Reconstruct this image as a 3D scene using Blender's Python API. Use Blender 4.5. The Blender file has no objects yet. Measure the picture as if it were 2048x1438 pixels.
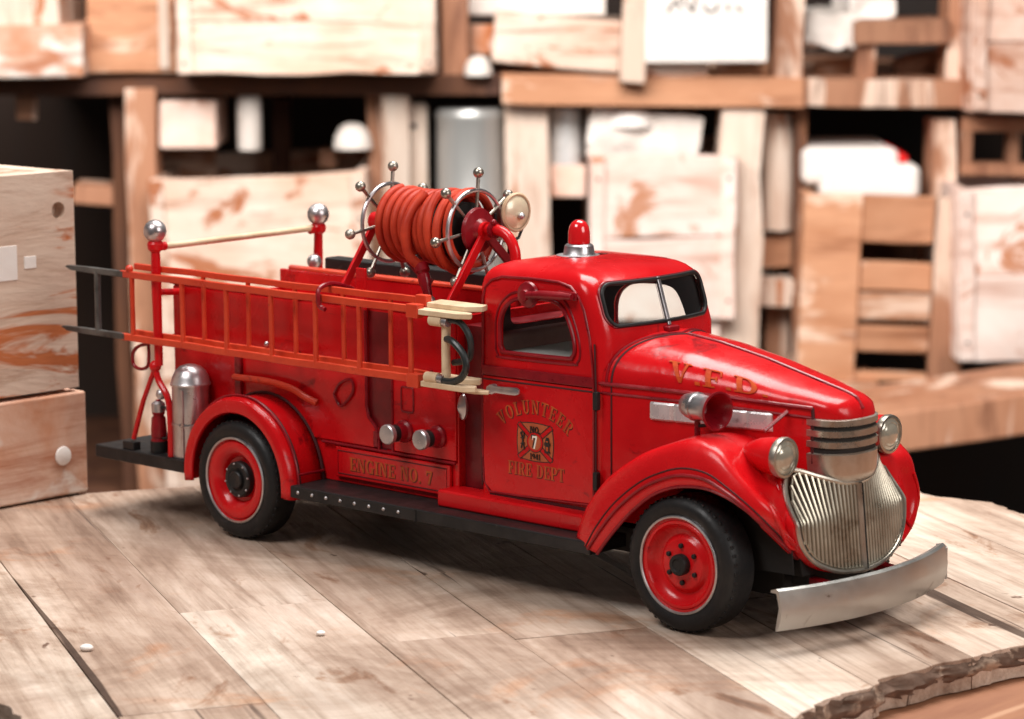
# Toy fire engine on a rough plank table, shelving with crates behind.
# All numbers are centimetres in the truck's frame (x forward, y across, z up);
# helpers scale them to metres.
import bpy, bmesh, math, random
from mathutils import Vector, Matrix, noise
random.seed(7)
S = 0.01
C = bpy.context.scene.collection
sin, cos, pi, sqrt = math.sin, math.cos, math.pi, math.sqrt

# ------------------------------------------------------------------ camera data
CAM = Vector((80.4167, -75.0675, 23.0467))
YAW, PITCH, ROLL, FOC = 2.322857, 0.1506868, -0.0052614, 5.667431
HV = Vector((cos(YAW), sin(YAW), 0)); RV = Vector((sin(YAW), -cos(YAW), 0))

# ------------------------------------------------------------------ materials
MATS = {}
def lin(c):
    return tuple((x/12.92 if x <= .04045 else ((x+.055)/1.055)**2.4) for x in c)

def mat(name, base, rough=.5, metal=0., second=None, scale=60, amount=.5, stretch=(1, 1, 1), third=None,
        third_scale=20, third_pos=.6, bump=.1, bump_scale=None, coat=0., spec=.5, rough_var=.12, soft=.12, grain=None, grain_amt=.8, shift=False):
    m = bpy.data.materials.new(name); m.use_nodes = True
    nt = m.node_tree; N = nt.nodes; L = nt.links
    b = N['Principled BSDF']
    b.inputs['Base Color'].default_value = (*base, 1)
    b.inputs['Roughness'].default_value = rough
    b.inputs['Metallic'].default_value = metal
    b.inputs['Coat Weight'].default_value = coat
    b.inputs['Coat Roughness'].default_value = .12
    b.inputs['Specular IOR Level'].default_value = spec
    tc = N.new('ShaderNodeTexCoord'); mp = N.new('ShaderNodeMapping')
    mp.inputs['Scale'].default_value = stretch
    L.new(tc.outputs['Object'], mp.inputs['Vector'])
    vec = mp.outputs['Vector']
    if grain or shift:
        oi = N.new('ShaderNodeObjectInfo'); ad = N.new('ShaderNodeVectorMath'); ad.operation = 'ADD'
        ml = N.new('ShaderNodeMath'); ml.operation = 'MULTIPLY'; ml.inputs[1].default_value = 7.3
        L.new(oi.outputs['Random'], ml.inputs[0]); L.new(tc.outputs['Object'], ad.inputs[0]); L.new(ml.outputs[0], ad.inputs[1])
        L.new(ad.outputs[0], mp.inputs['Vector'])
    n1 = N.new('ShaderNodeTexNoise'); n1.inputs['Scale'].default_value = scale
    n1.inputs['Detail'].default_value = 6; n1.inputs['Roughness'].default_value = .62
    n1.inputs['Distortion'].default_value = .4
    L.new(vec, n1.inputs['Vector'])
    col = None
    if second:
        r = N.new('ShaderNodeValToRGB'); r.color_ramp.elements[0].position = .5-amount*.35
        r.color_ramp.elements[1].position = .5+amount*.35
        r.color_ramp.elements[0].color = (*second, 1); r.color_ramp.elements[1].color = (*base, 1)
        L.new(n1.outputs['Fac'], r.inputs['Fac']); col = r.outputs['Color']
    if third:
        n2 = N.new('ShaderNodeTexNoise'); n2.inputs['Scale'].default_value = third_scale
        n2.inputs['Detail'].default_value = 5; n2.inputs['Roughness'].default_value = .65
        n2.inputs['Distortion'].default_value = .8
        L.new(vec, n2.inputs['Vector'])
        r2 = N.new('ShaderNodeMapRange'); r2.inputs['From Min'].default_value = third_pos
        r2.inputs['From Max'].default_value = third_pos+soft
        L.new(n2.outputs['Fac'], r2.inputs['Value'])
        mx = N.new('ShaderNodeMix'); mx.data_type = 'RGBA'
        L.new(r2.outputs['Result'], mx.inputs['Factor'])
        if col: L.new(col, mx.inputs['A'])
        else: mx.inputs['A'].default_value = (*base, 1)
        mx.inputs['B'].default_value = (*third, 1); col = mx.outputs['Result']
    if grain:
        mg = N.new('ShaderNodeMapping'); mg.inputs['Scale'].default_value = (.22, .22, 1.9) if grain_amt < 1 else (1.9, 1.9, .22)
        L.new(ad.outputs[0], mg.inputs['Vector'])
        n4 = N.new('ShaderNodeTexNoise'); n4.inputs['Scale'].default_value = 34; n4.inputs['Detail'].default_value = 6
        n4.inputs['Roughness'].default_value = .7; n4.inputs['Distortion'].default_value = .5
        L.new(mg.outputs['Vector'], n4.inputs['Vector'])
        r4 = N.new('ShaderNodeMapRange'); r4.inputs['From Min'].default_value = .52; r4.inputs['From Max'].default_value = .68
        r4.inputs['To Max'].default_value = .8
        L.new(n4.outputs['Fac'], r4.inputs['Value'])
        m4 = N.new('ShaderNodeMix'); m4.data_type = 'RGBA'; L.new(r4.outputs['Result'], m4.inputs['Factor'])
        L.new(col, m4.inputs['A']); m4.inputs['B'].default_value = (*grain, 1); col = m4.outputs['Result']
        # per board tone
        hv = N.new('ShaderNodeHueSaturation'); mr = N.new('ShaderNodeMapRange'); mr.inputs['To Min'].default_value = .78; mr.inputs['To Max'].default_value = 1.12
        L.new(oi.outputs['Random'], mr.inputs['Value']); L.new(mr.outputs['Result'], hv.inputs['Value']); L.new(col, hv.inputs['Color']); col = hv.outputs['Color']
    if col: L.new(col, b.inputs['Base Color'])
    if rough_var:
        rr = N.new('ShaderNodeMapRange'); rr.inputs['To Min'].default_value = max(0.02, rough-rough_var)
        rr.inputs['To Max'].default_value = min(1, rough+rough_var)
        rr.inputs['From Min'].default_value = .3; rr.inputs['From Max'].default_value = .7
        L.new(n1.outputs['Fac'], rr.inputs['Value']); L.new(rr.outputs['Result'], b.inputs['Roughness'])
    if bump:
        bp = N.new('ShaderNodeBump'); bp.inputs['Strength'].default_value = bump
        bp.inputs['Distance'].default_value = .001
        if bump_scale:
            n3 = N.new('ShaderNodeTexNoise'); n3.inputs['Scale'].default_value = bump_scale
            n3.inputs['Detail'].default_value = 4
            L.new(vec, n3.inputs['Vector']); L.new(n3.outputs['Fac'], bp.inputs['Height'])
        else: L.new(n1.outputs['Fac'], bp.inputs['Height'])
        L.new(bp.outputs['Normal'], b.inputs['Normal'])
    MATS[name] = m
    return m

mat('red', (.66, .006, .009), .26, second=(.47, .004, .007), scale=30, amount=.9, third=(.14, .002, .005), third_scale=60,
    third_pos=.615, soft=.12, bump=.25, bump_scale=120, coat=.2, spec=.28, rough_var=.16)
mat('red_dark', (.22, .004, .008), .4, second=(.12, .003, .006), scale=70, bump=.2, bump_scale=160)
mat('red_trim', (.36, .005, .012), .34, second=(.12, .003, .008), scale=110, amount=.9, bump=.25, bump_scale=200, coat=.15, spec=.35)
mat('ladder', (.78, .085, .026), .38, second=(.48, .022, .010), scale=70, amount=1., bump=.3, third=(.26, .02, .012), third_scale=70, third_pos=.62, soft=.08)
mat('hose', (.66, .068, .026), .5, second=(.36, .02, .01), scale=60, bump=.2, spec=.25)
mat('groove', (.055, .003, .005), .6)
mat('black', (.010, .010, .010), .45, second=(.022, .020, .020), scale=90, bump=.25, third=(.09, .07, .06), third_scale=90, third_pos=.68, soft=.1, spec=.28)
mat('tyre', (.008, .008, .009), .5, second=(.016, .015, .015), scale=80, bump=.4, bump_scale=150, third=(.05, .045, .045), third_scale=45, third_pos=.64, spec=.3)
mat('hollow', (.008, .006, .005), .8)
mat('silver', (.64, .62, .63), .34, .9, second=(.42, .39, .40), scale=90, bump=.12, third=(.2, .17, .17), third_scale=80, third_pos=.66)
mat('tin', (.80, .77, .77), .3, .45, second=(.58, .54, .54), scale=80, bump=.2, third=(.25, .18, .18), third_scale=70, third_pos=.64, soft=.08)
mat('ball', (.66, .62, .62), .36, .9, second=(.5, .44, .45), scale=120, bump=.06)
mat('pewter', (.50, .46, .40), .34, .85, second=(.33, .29, .24), scale=70, bump=.2, third=(.16, .13, .10), third_scale=60, third_pos=.62)
mat('grille', (.46, .42, .34), .34, .85, second=(.36, .32, .25), scale=55, bump=.15, third=(.22, .17, .12), third_scale=50, third_pos=.58)
mat('bumper', (.50, .50, .48), .36, .85, second=(.36, .35, .33), scale=50, amount=1.1, bump=.3, third=(.17, .14, .12), third_scale=60, third_pos=.63, soft=.08)
mat('lens', (.50, .47, .38), .15, .35, second=(.36, .33, .26), scale=60, bump=.1, coat=.8)
mat('cream', (.78, .62, .42), .5, second=(.58, .40, .24), scale=80, bump=.2)
mat('creamlens', (.85, .76, .55), .25, .1, second=(.75, .6, .38), scale=60, coat=.7)
mat('blackhose', (.02, .024, .024), .35, bump=.1)
mat('gold', (.56, .10, .014), .4, second=(.40, .05, .012), scale=200, bump=.1)
mat('goldbright', (.58, .075, .006), .5, second=(.42, .04, .006), scale=200, bump=.1, spec=.15)
mat('orange_paint', (.50, .12, .035), .45, second=(.42, .08, .03), scale=160)
mat('ink', (.02, .012, .01), .5)
mat('white_ink', (.85, .8, .7), .5)
mat('beacon_red', (.70, .008, .012), .12, second=(.6, .006, .01), scale=30, bump=.0, coat=.9)
mat('seat', (.22, .11, .09), .45, second=(.12, .05, .04), scale=50)
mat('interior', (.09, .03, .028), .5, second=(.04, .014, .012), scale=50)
mat('grey', (.42, .43, .40), .45, second=(.28, .28, .26), scale=50)
mat('gunmetal', (.17, .165, .155), .4, .4, second=(.03, .03, .03), scale=60)
mat('timber', (.50, .26, .155), .7, second=(.30, .11, .05), scale=20, amount=1.1, stretch=(1, 1, .22), bump=.8, third=(.78, .58, .46), third_scale=12, third_pos=.55, soft=.06, grain=(.12, .035, .014), grain_amt=1.)
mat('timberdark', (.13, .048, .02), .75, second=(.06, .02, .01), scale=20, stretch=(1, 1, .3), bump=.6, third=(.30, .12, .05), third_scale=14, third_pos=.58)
mat('orange', (.64, .34, .20), .7, second=(.40, .155, .065), scale=22, amount=1., stretch=(.5, .5, 1.6), bump=1., third=(.78, .56, .43), third_scale=12, third_pos=.53, soft=.08, grain=(.24, .08, .03))
mat('apron', (.40, .18, .09), .65, second=(.26, .10, .05), scale=40, stretch=(1.4, .2, 1), bump=.8, third=(.50, .27, .16), third_scale=30, third_pos=.56)
mat('orangewhite', (.84, .64, .52), .7, second=(.58, .20, .07), scale=16, amount=.5, bump=1., third=(.90, .80, .72), third_scale=12, third_pos=.52, soft=.06, grain=(.42, .12, .04))
mat('pale', (.82, .72, .63), .7, second=(.50, .32, .22), scale=20, amount=1., stretch=(1.6, 1.6, .3), bump=.8, third=(.42, .16, .07), third_scale=16, third_pos=.58, soft=.05, grain=(.34, .14, .07), grain_amt=1.)
mat('whitewash', (.84, .73, .64), .7, second=(.60, .35, .23), scale=18, amount=.9, stretch=(.6, .6, 1.2), bump=1., third=(.40, .14, .06), third_scale=20, third_pos=.565, soft=.05, grain=(.30, .11, .05))
mat('nearwash', (.90, .75, .62), .7, second=(.60, .38, .27), scale=36, amount=.9, stretch=(1.4, .35, 1.6), bump=1., third=(.55, .16, .05), third_scale=32, third_pos=.56, soft=.06, grain=(.30, .13, .06))
mat('pinkwash', (.88, .73, .65), .7, second=(.64, .32, .20), scale=18, amount=.9, bump=1., third=(.46, .17, .08), third_scale=20, third_pos=.57, soft=.05, grain=(.42, .16, .08))
mat('brightwash', (.90, .85, .80), .7, second=(.78, .48, .38), scale=12, amount=.8, bump=1., third=(.50, .22, .12), third_scale=18, third_pos=.585, soft=.05, grain=(.55, .32, .24))
mat('bright', (.90, .88, .85), .6, second=(.76, .66, .60), scale=22, amount=1., bump=.3)
mat('white', (.86, .82, .77), .6, second=(.56, .46, .40), scale=26, amount=1., bump=.6)
mat('zinc', (.55, .55, .53), .35, .5, second=(.42, .42, .41), scale=12, stretch=(2, 2, .3), bump=.1)
mat('zincbright', (.80, .80, .79), .35, .3, second=(.6, .6, .6), scale=12, stretch=(2, 2, .3), bump=.1)
mat('redplastic', (.75, .01, .01), .3)
mat('print', (.35, .34, .36), .6)
mat('wall', (.030, .014, .008), .85, second=(.012, .006, .004), scale=6, stretch=(1, 1, .3))  # very dark colour puts deep shade into the gaps between shelves
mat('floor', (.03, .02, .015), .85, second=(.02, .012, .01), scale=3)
mat('bark', (.20, .12, .085), .9, second=(.06, .035, .022), scale=110, amount=.9, bump=1., bump_scale=160, third=(.42, .30, .22), third_scale=70, third_pos=.55)

def table_material():
    m = bpy.data.materials.new('table_wood'); m.use_nodes = True
    nt = m.node_tree; N = nt.nodes; L = nt.links; b = N['Principled BSDF']
    tc = N.new('ShaderNodeTexCoord'); oi = N.new('ShaderNodeObjectInfo')
    mp = N.new('ShaderNodeMapping'); mp.inputs['Rotation'].default_value = (0, 0, math.radians(28))
    L.new(tc.outputs['Object'], mp.inputs['Vector'])
    ml = N.new('ShaderNodeMath'); ml.operation = 'MULTIPLY'; ml.inputs[1].default_value = 5.1
    L.new(oi.outputs['Random'], ml.inputs[0])
    ad = N.new('ShaderNodeVectorMath'); ad.operation = 'ADD'
    L.new(mp.outputs['Vector'], ad.inputs[0]); L.new(ml.outputs[0], ad.inputs[1])
    def sv(x, y, src=None):
        st = N.new('ShaderNodeMapping'); st.inputs['Scale'].default_value = (x, y, 1)
        L.new(src or ad.outputs[0], st.inputs['Vector']); return st.outputs['Vector']
    def noi(scale, detail, dist, src, rough=.65):
        n = N.new('ShaderNodeTexNoise'); n.inputs['Scale'].default_value = scale; n.inputs['Detail'].default_value = detail
        n.inputs['Roughness'].default_value = rough; n.inputs['Distortion'].default_value = dist
        L.new(src, n.inputs['Vector']); return n.outputs['Fac']
    def ramp(fac, stops):
        r = N.new('ShaderNodeValToRGB'); e = r.color_ramp.elements
        while len(e) < len(stops): e.new(.5)
        for q, (p, c) in zip(e, stops): q.position = p; q.color = (*c, 1)
        L.new(fac, r.inputs['Fac']); return r.outputs['Color']
    def mul(a, bb, k):
        x = N.new('ShaderNodeMix'); x.data_type = 'RGBA'; x.blend_type = 'MULTIPLY'; x.inputs['Factor'].default_value = k
        L.new(a, x.inputs['A']); L.new(bb, x.inputs['B']); return x.outputs['Result']
    big = noi(9, 6, .5, sv(.35, 1))
    c = ramp(big, [(.30, (.30, .20, .15)), (.42, (.50, .375, .30)), (.52, (.68, .55, .46)), (.66, (.86, .77, .68))])
    grain = noi(210, 8, .25, sv(.045, 1), .7)
    c = mul(c, ramp(grain, [(.30, (.38, .29, .23)), (.50, (.86, .82, .78)), (.62, (1, 1, 1))]), .72)
    crack = noi(60, 5, .8, sv(.03, 1), .6)
    c = mul(c, ramp(crack, [(.335, (.10, .06, .04)), (.36, (1, 1, 1))]), .9)
    blot = noi(30, 7, 1., sv(.45, 1))
    c = mul(c, ramp(blot, [(.59, (1, 1, 1)), (.645, (.62, .45, .34)), (.73, (.20, .12, .08))]), .85)
    spots = noi(70, 3, .3, sv(.7, 1))
    c = mul(c, ramp(spots, [(.70, (1, 1, 1)), (.74, (.22, .13, .09))]), .9)
    mott = noi(7, 7, 1.2, mp.outputs['Vector'], .7)
    c = mul(c, ramp(mott, [(.36, (.50, .42, .37)), (.50, (.86, .82, .79)), (.60, (1, 1, 1))]), .9)
    oran = noi(16, 5, .8, mp.outputs['Vector'])
    c = mul(c, ramp(oran, [(.58, (1, 1, 1)), (.70, (.98, .70, .52))]), .8)
    hv = N.new('ShaderNodeHueSaturation'); mr = N.new('ShaderNodeMapRange'); mr.inputs['To Min'].default_value = .90; mr.inputs['To Max'].default_value = 1.08
    L.new(oi.outputs['Random'], mr.inputs['Value']); L.new(mr.outputs['Result'], hv.inputs['Value']); L.new(c, hv.inputs['Color'])
    L.new(hv.outputs['Color'], b.inputs['Base Color'])
    b.inputs['Roughness'].default_value = .6; b.inputs['Specular IOR Level'].default_value = .3
    bm = N.new('ShaderNodeBump'); bm.inputs['Strength'].default_value = .8; bm.inputs['Distance'].default_value = .0008
    L.new(grain, bm.inputs['Height'])
    bm2 = N.new('ShaderNodeBump'); bm2.inputs['Strength'].default_value = .6; bm2.inputs['Distance'].default_value = .004
    L.new(big, bm2.inputs['Height']); L.new(bm.outputs['Normal'], bm2.inputs['Normal'])
    L.new(bm2.outputs['Normal'], b.inputs['Normal'])
    MATS['table'] = m
table_material()

# ------------------------------------------------------------------ mesh helpers
def rotm(axis, deg): return Matrix.Rotation(math.radians(deg), 3, axis)

class MB:
    def __init__(s): s.v = []; s.f = []
    def add(s, vs, fs):
        o = len(s.v); s.v += [Vector(p) for p in vs]; s.f += [tuple(i+o for i in f) for f in fs]; return s
    def box(s, x0, x1, y0, y1, z0, z1):
        return s.add([(x0, y0, z0), (x1, y0, z0), (x1, y1, z0), (x0, y1, z0), (x0, y0, z1), (x1, y0, z1), (x1, y1, z1), (x0, y1, z1)],
                     [(0, 3, 2, 1), (4, 5, 6, 7), (0, 1, 5, 4), (1, 2, 6, 5), (2, 3, 7, 6), (3, 0, 4, 7)])
    def obox(s, c, size, m):
        c = Vector(c); h = Vector(size)/2
        vs = [c + m @ Vector((sx*h.x, sy*h.y, sz*h.z)) for sz in (-1, 1) for sx, sy in ((-1, -1), (1, -1), (1, 1), (-1, 1))]
        return s.add(vs, [(0, 3, 2, 1), (4, 5, 6, 7), (0, 1, 5, 4), (1, 2, 6, 5), (2, 3, 7, 6), (3, 0, 4, 7)])
    def bar(s, a, b, w, t, up=(0, 0, 1)):
        a = Vector(a); b = Vector(b); d = (b-a); l = d.length; d.normalize()
        sd = d.cross(Vector(up)).normalized(); u = sd.cross(d)
        return s.obox((a+b)/2, (l, w, t), Matrix((d, sd, u)).transposed())
    def prism(s, poly, axis, a0, a1):
        def P(p, a):
            return (a, p[0], p[1]) if axis == 'x' else (p[0], a, p[1]) if axis == 'y' else (p[0], p[1], a)
        n = len(poly)
        vs = [P(p, a0) for p in poly] + [P(p, a1) for p in poly]
        return s.add(vs, [tuple(range(n)), tuple(range(2*n-1, n-1, -1))] + [(i, i+n, (i+1) % n+n, (i+1) % n) for i in range(n)])
    def frame(s, outer, inner, axis, a0, a1):
        def P(p, a):
            return (a, p[0], p[1]) if axis == 'x' else (p[0], a, p[1]) if axis == 'y' else (p[0], p[1], a)
        n = len(outer)
        vs = [P(p, a) for a in (a0, a1) for ring in (outer, inner) for p in ring]
        fs = []
        for i in range(n):
            j = (i+1) % n
            fs += [(i, j, n+j, n+i), (2*n+i, 3*n+i, 3*n+j, 2*n+j), (i, 2*n+i, 2*n+j, j), (n+i, n+j, 3*n+j, 3*n+i)]
        return s.add(vs, fs)
    def loft(s, loops, closed=True, cap=True):
        n = len(loops[0]); vs = [p for l in loops for p in l]; fs = []
        for k in range(len(loops)-1):
            for i in range(n if closed else n-1):
                j = (i+1) % n
                fs.append((k*n+i, k*n+j, (k+1)*n+j, (k+1)*n+i))
        if cap and closed:
            fs.append(tuple(range(n-1, -1, -1))); fs.append(tuple((len(loops)-1)*n+i for i in range(n)))
        return s.add(vs, fs)
    def tube(s, pts, r, n=10, closed=False, radii=None, cap=True):
        P = [Vector(p) for p in pts]; m = len(P); loops = []
        t0 = (P[1]-P[0]).normalized()
        nrm = t0.orthogonal().normalized()
        for i in range(m):
            if closed: t = (P[(i+1) % m]-P[i-1]).normalized()
            else: t = (P[min(i+1, m-1)]-P[max(i-1, 0)]).normalized()
            nrm = (nrm - t*nrm.dot(t)).normalized(); bn = t.cross(nrm)
            rr = radii[i] if radii else r
            loops.append([P[i]+(nrm*cos(2*pi*k/n)+bn*sin(2*pi*k/n))*rr for k in range(n)])
        if closed: loops.append(loops[0]); return s.loft(loops, True, False)
        return s.loft(loops, True, cap)
    def lathe(s, prof, o, ax=(0, 0, 1), n=40, cap=True):
        o = Vector(o); a = Vector(ax).normalized(); u = a.orthogonal().normalized(); w = a.cross(u)
        loops = [[o+a*h+(u*cos(2*pi*k/n)+w*sin(2*pi*k/n))*max(r, 1e-4) for k in range(n)] for r, h in prof]
        return s.loft(loops, True, cap)
    def ball(s, c, r, n=24, m=12, ax=(0, 0, 1)):
        return s.lathe([(r*sin(pi*k/m), -r*cos(pi*k/m)) for k in range(m+1)], c, ax, n, False)
    def mirror(s):
        o = MB(); o.v = [Vector((p.x, -p.y, p.z)) for p in s.v]; o.f = [tuple(reversed(f)) for f in s.f]; return o
    def join(s, o): return s.add(o.v, o.f)
    def build(s, name, material, parent=None, bevel=0, smooth=35, seg=2, loc=None):
        me = bpy.data.meshes.new(name)
        root = parent
        while root is not None and root.parent is not None: root = root.parent
        org = Vector(root.location)/S if root is not None else (Vector(loc) if loc else Vector((0, 0, 0)))
        me.from_pydata([tuple((p-org)*S) for p in s.v], [], s.f)
        bm = bmesh.new(); bm.from_mesh(me); bmesh.ops.remove_doubles(bm, verts=bm.verts, dist=1e-6)
        bmesh.ops.recalc_face_normals(bm, faces=bm.faces)
        bm.to_mesh(me); bm.free()
        me.materials.append(MATS[material])
        for p in me.polygons: p.use_smooth = True
        me.set_sharp_from_angle(angle=math.radians(smooth))
        o = bpy.data.objects.new(name, me); C.objects.link(o)
        if parent is not None: o.parent = parent
        elif loc: o.location = Vector(loc)*S
        if bevel:
            b = o.modifiers.new('bevel', 'BEVEL'); b.width = bevel*S; b.segments = seg; b.limit_method = 'ANGLE'
            b.angle_limit = math.radians(40); b.harden_normals = True
        return o

def empty(name, loc, label, cat, group=None):
    o = bpy.data.objects.new(name, None); C.objects.link(o); o.location = Vector(loc)*S
    o.empty_display_size = .01
    return tag(o, label, cat, group)
def tag(o, label, cat, group=None, kind=None):
    if label: o['label'] = label
    if cat: o['category'] = cat
    if group: o['group'] = group
    if kind: o['kind'] = kind
    return o
def lerp(t, x):
    if x <= t[0][0]: return t[0][1:]
    for a, b in zip(t, t[1:]):
        if x <= b[0]:
            k = (x-a[0])/(b[0]-a[0]); return tuple(p+(q-p)*k for p, q in zip(a[1:], b[1:]))
    return t[-1][1:]
def crom(P, n):
    """Catmull-Rom through vectors"""
    P = [Vector(p) for p in P]; out = []
    for i in range(len(P)-1):
        p0 = P[max(i-1, 0)]; p1 = P[i]; p2 = P[i+1]; p3 = P[min(i+2, len(P)-1)]
        for k in range(n):
            t = k/n
            out.append(.5*((2*p1)+(p2-p0)*t+(2*p0-5*p1+4*p2-p3)*t*t+(3*p1-p0-3*p2+p3)*t**3))
    return out+[P[-1]]
def boolean(o, cutters, op='DIFFERENCE'):
    for c in cutters:
        m = o.modifiers.new('b', 'BOOLEAN'); m.object = c; m.operation = op; m.solver = 'EXACT'
    dg = bpy.context.evaluated_depsgraph_get(); dg.update()
    me = bpy.data.meshes.new_from_object(o.evaluated_get(dg))
    o.modifiers.clear(); o.data = me
    for c in cutters: bpy.data.objects.remove(c, do_unlink=True)
    for p in me.polygons: p.use_smooth = True
    me.set_sharp_from_angle(angle=math.radians(30))

# ================================================================== THE TRUCK
truck = empty('toy_fire_engine', (10, 0, 0), 'red antique metal model fire engine with ladders and hose reel standing on the plank table', 'fire truck')

# ---------------- chassis
m = MB().box(-5.2, 25.3, -1.9, 1.9, 1.6, 2.5)
m.box(19.6, 24.6, -2.35, 2.35, 1.2, 4.4)
m.build('chassis', 'hollow', truck, .05)
MB().tube([(22, -4.0, 2.29), (22, 4.0, 2.29)], .25, 12).build('axle', 'hollow', truck)
MB().tube([(0, -4.0, 2.29), (0, 4.0, 2.29)], .25, 12).build('axle', 'hollow', truck)

# ---------------- cargo body
bx0, bx1, bz0, bz1, by = -5.4, 10.25, 2.5, 9.35, 2.9
m = MB()
m.box(bx0, bx1, -by, -by+.16, bz0, bz1)
m.box(bx0, bx1, by-.16, by, bz0, bz1)
m.box(bx0, bx0+.16, -by+.16, by-.16, bz0, 8.6)
m.box(bx1-.16, bx1, -by+.16, by-.16, bz0, bz1)
m.box(bx0+.16, bx1-.16, -by+.16, by-.16, 8.0, 8.15)
body = m.build('body', 'red', truck, .05)
for sy in (-1, 1):
    MB().tube([(bx0+(.5 if sy > 0 else 0), sy*by, bz1+.05), (bx1, sy*by, bz1+.05)], .13, 10).build('top_rail', 'ladder' if sy > 0 else 'red', body)
# raised side panels with a recessed channel between them
def cpoly(pts): return pts
rearp = [(bx0+.05, 4.05), (5.95, 4.05), (6.2, 4.3), (6.2, 4.75), (5.75, 5.1), (5.62, 5.5), (5.62, 9.2), (bx0+.05, 9.2)]
MB().prism(rearp, 'y', -by-.10, -by+.01).build('side_panel', 'red', body, .04)
MB().prism([(6.95, 4.05), (10.2, 4.05), (10.2, 9.2), (6.95, 9.2)], 'y', -by-.10, -by+.01).build('side_panel', 'red', body, .04)
MB().prism([(5.66, 4.06), (6.9, 4.06), (6.9, 9.15), (5.66, 9.15)], 'y', -by-.015, -by+.01).build('channel', 'red_dark', body)  # darker red puts the recess's shade into the colour
yb = -by-.12
m = MB(); m.tube([(5.62, yb, 9.2), (5.62, yb, 5.6), (5.72, yb, 5.2), (6.05, yb, 4.9), (6.26, yb, 4.55), (6.26, yb, 4.0)], .06, 8)
m.build('panel_bead', 'red_trim', body)
MB().tube([(6.98, yb, 9.2), (6.98, yb, 3.95)], .05, 8).build('panel_bead', 'red_trim', body)
MB().tube([(3.2, yb, 3.98), (10.2, yb, 3.98)], .06, 8).build('panel_bead', 'red_trim', body)
MB().box(6.02, 6.24, -by-.2, -by-.1, 4.1, 4.7).build('latch', 'red_trim', body, .03)
MB().box(6.14, 6.62, -by-.10, -by-.05, 4.0, 4.06).build('panel_bead', 'groove', body)
# nameplate
MB().box(3.95, 9.95, -by-.17, -by-.02, 2.74, 3.88).build('nameplate', 'red', body, .04)
def rect_outline(mb, x0, x1, z0, z1, y, r=.025):
    mb.tube([(x0, y, z0), (x1, y, z0), (x1, y, z1), (x0, y, z1)], r, 6, closed=True)
def rrect(x0, x1, z0, z1, r, k=5):
    out = []
    for cx, cz, a in ((x1-r, z1-r, 0), (x0+r, z1-r, 90), (x0+r, z0+r, 180), (x1-r, z0+r, 270)):
        for i in range(k+1):
            t = math.radians(a+90*i/k); out.append((cx+r*cos(t), cz+r*sin(t)))
    return out
m = MB(); rect_outline(m, 4.1, 9.8, 2.88, 3.74, -by-.175, .02); m.build('plate_border', 'groove', body)
m = MB(); m.tube([(x, -by-.12, z) for x, z in rrect(7.45, 8.08, 5.6, 6.52, .1)], .035, 6, closed=True); m.build('door_outline', 'red_trim', body)
# loop shaped handle
m = MB(); m.tube(crom([(3.9, yb-.05, 5.85), (4.25, yb-.05, 6.3), (4.85, yb-.05, 6.5), (4.93, yb-.05, 6.05), (4.42, yb-.05, 5.5), (4.15, yb-.05, 5.5), (3.9, yb-.05, 5.85)], 4)[:-1], .05, 8, closed=True)
m.build('loop_handle', 'red_trim', body)
# grab rail
m = MB(); m.tube(crom([(-1.35, -3.12, 5.95), (-1.33, -3.3, 5.98), (.5, -3.3, 6.0), (1.8, -3.28, 5.86), (2.5, -3.25, 5.62), (3.0, -3.1, 5.42)], 5), .13, 10)
m.build('grab_rail', 'ladder', body)
MB().box(-1.6, -1.25, -3.16, -3.0, 4.9, 7.0).build('rail_bracket', 'red_trim', body, .04)
# inlet caps
for x in (7.64, 9.34):
    MB().lathe([(.42, 0), (.42, .12), (.34, .2), (.34, .5)], (x, -3.0, 4.87), (0, -1, 0), 28).build('inlet', 'red_trim', body)
    m = MB().lathe([(.30, .45), (.30, .85)], (x, -3.0, 4.87), (0, -1, 0), 28).build('inlet_neck', 'black', body)
    MB().lathe([(.34, .78), (.37, .82), (.37, .98), (.33, 1.02), (.2, 1.03), (0, 1.03)], (x, -3.0, 4.87), (0, -1, 0), 28).build('inlet_cap', 'silver', body)

# black box along the far side, and inner clutter of the bed
MB().box(-3.1, 9.6, 3.1, 3.9, 9.1, 9.95).build('side_box', 'black', truck, .08)
m = MB().box(-3.2, 9.5, -2.3, 2.3, 8.15, 8.5); m.build('hose_bed', 'red_dark', truck, .06)

# ---------------- running boards, sill
for sy in (-1, 1):
    m = MB()
    def sb(x0, x1, y0, y1, z0, z1, mb=m): mb.box(x0, x1, min(sy*y0, sy*y1), max(sy*y0, sy*y1), z0, z1)
    sb(3.0, 18.1, 2.7, 4.64, 2.02, 2.50)
    rbd = m.build('running_board', 'black', truck, .07)
    m = MB()
    for i in range(8): m.ball((3.55+i*.76, sy*4.63, 2.27), .075, 12, 8)
    m.build('rivets', 'silver', rbd)
    m = MB(); m.box(9.72, 9.78, min(sy*4.6, sy*4.67), max(sy*4.6, sy*4.67), 2.03, 2.49); m.build('joint', 'hollow', rbd)
    m = MB(); sb(9.95, 17.6, 2.6, 3.75, 2.49, 3.12, m); sill = m.build('sill', 'red', truck, .1)

# ---------------- rear step
m = MB()
m.prism([(-8.5, -4.6), (-3.05, -4.6), (-3.05, -3.0), (-5.45, -3.0), (-5.45, 3.0), (-3.05, 3.0), (-3.05, 4.6), (-8.5, 4.6)], 'z', 2.15, 2.66)
m.build('rear_step', 'black', truck, .06)

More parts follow.
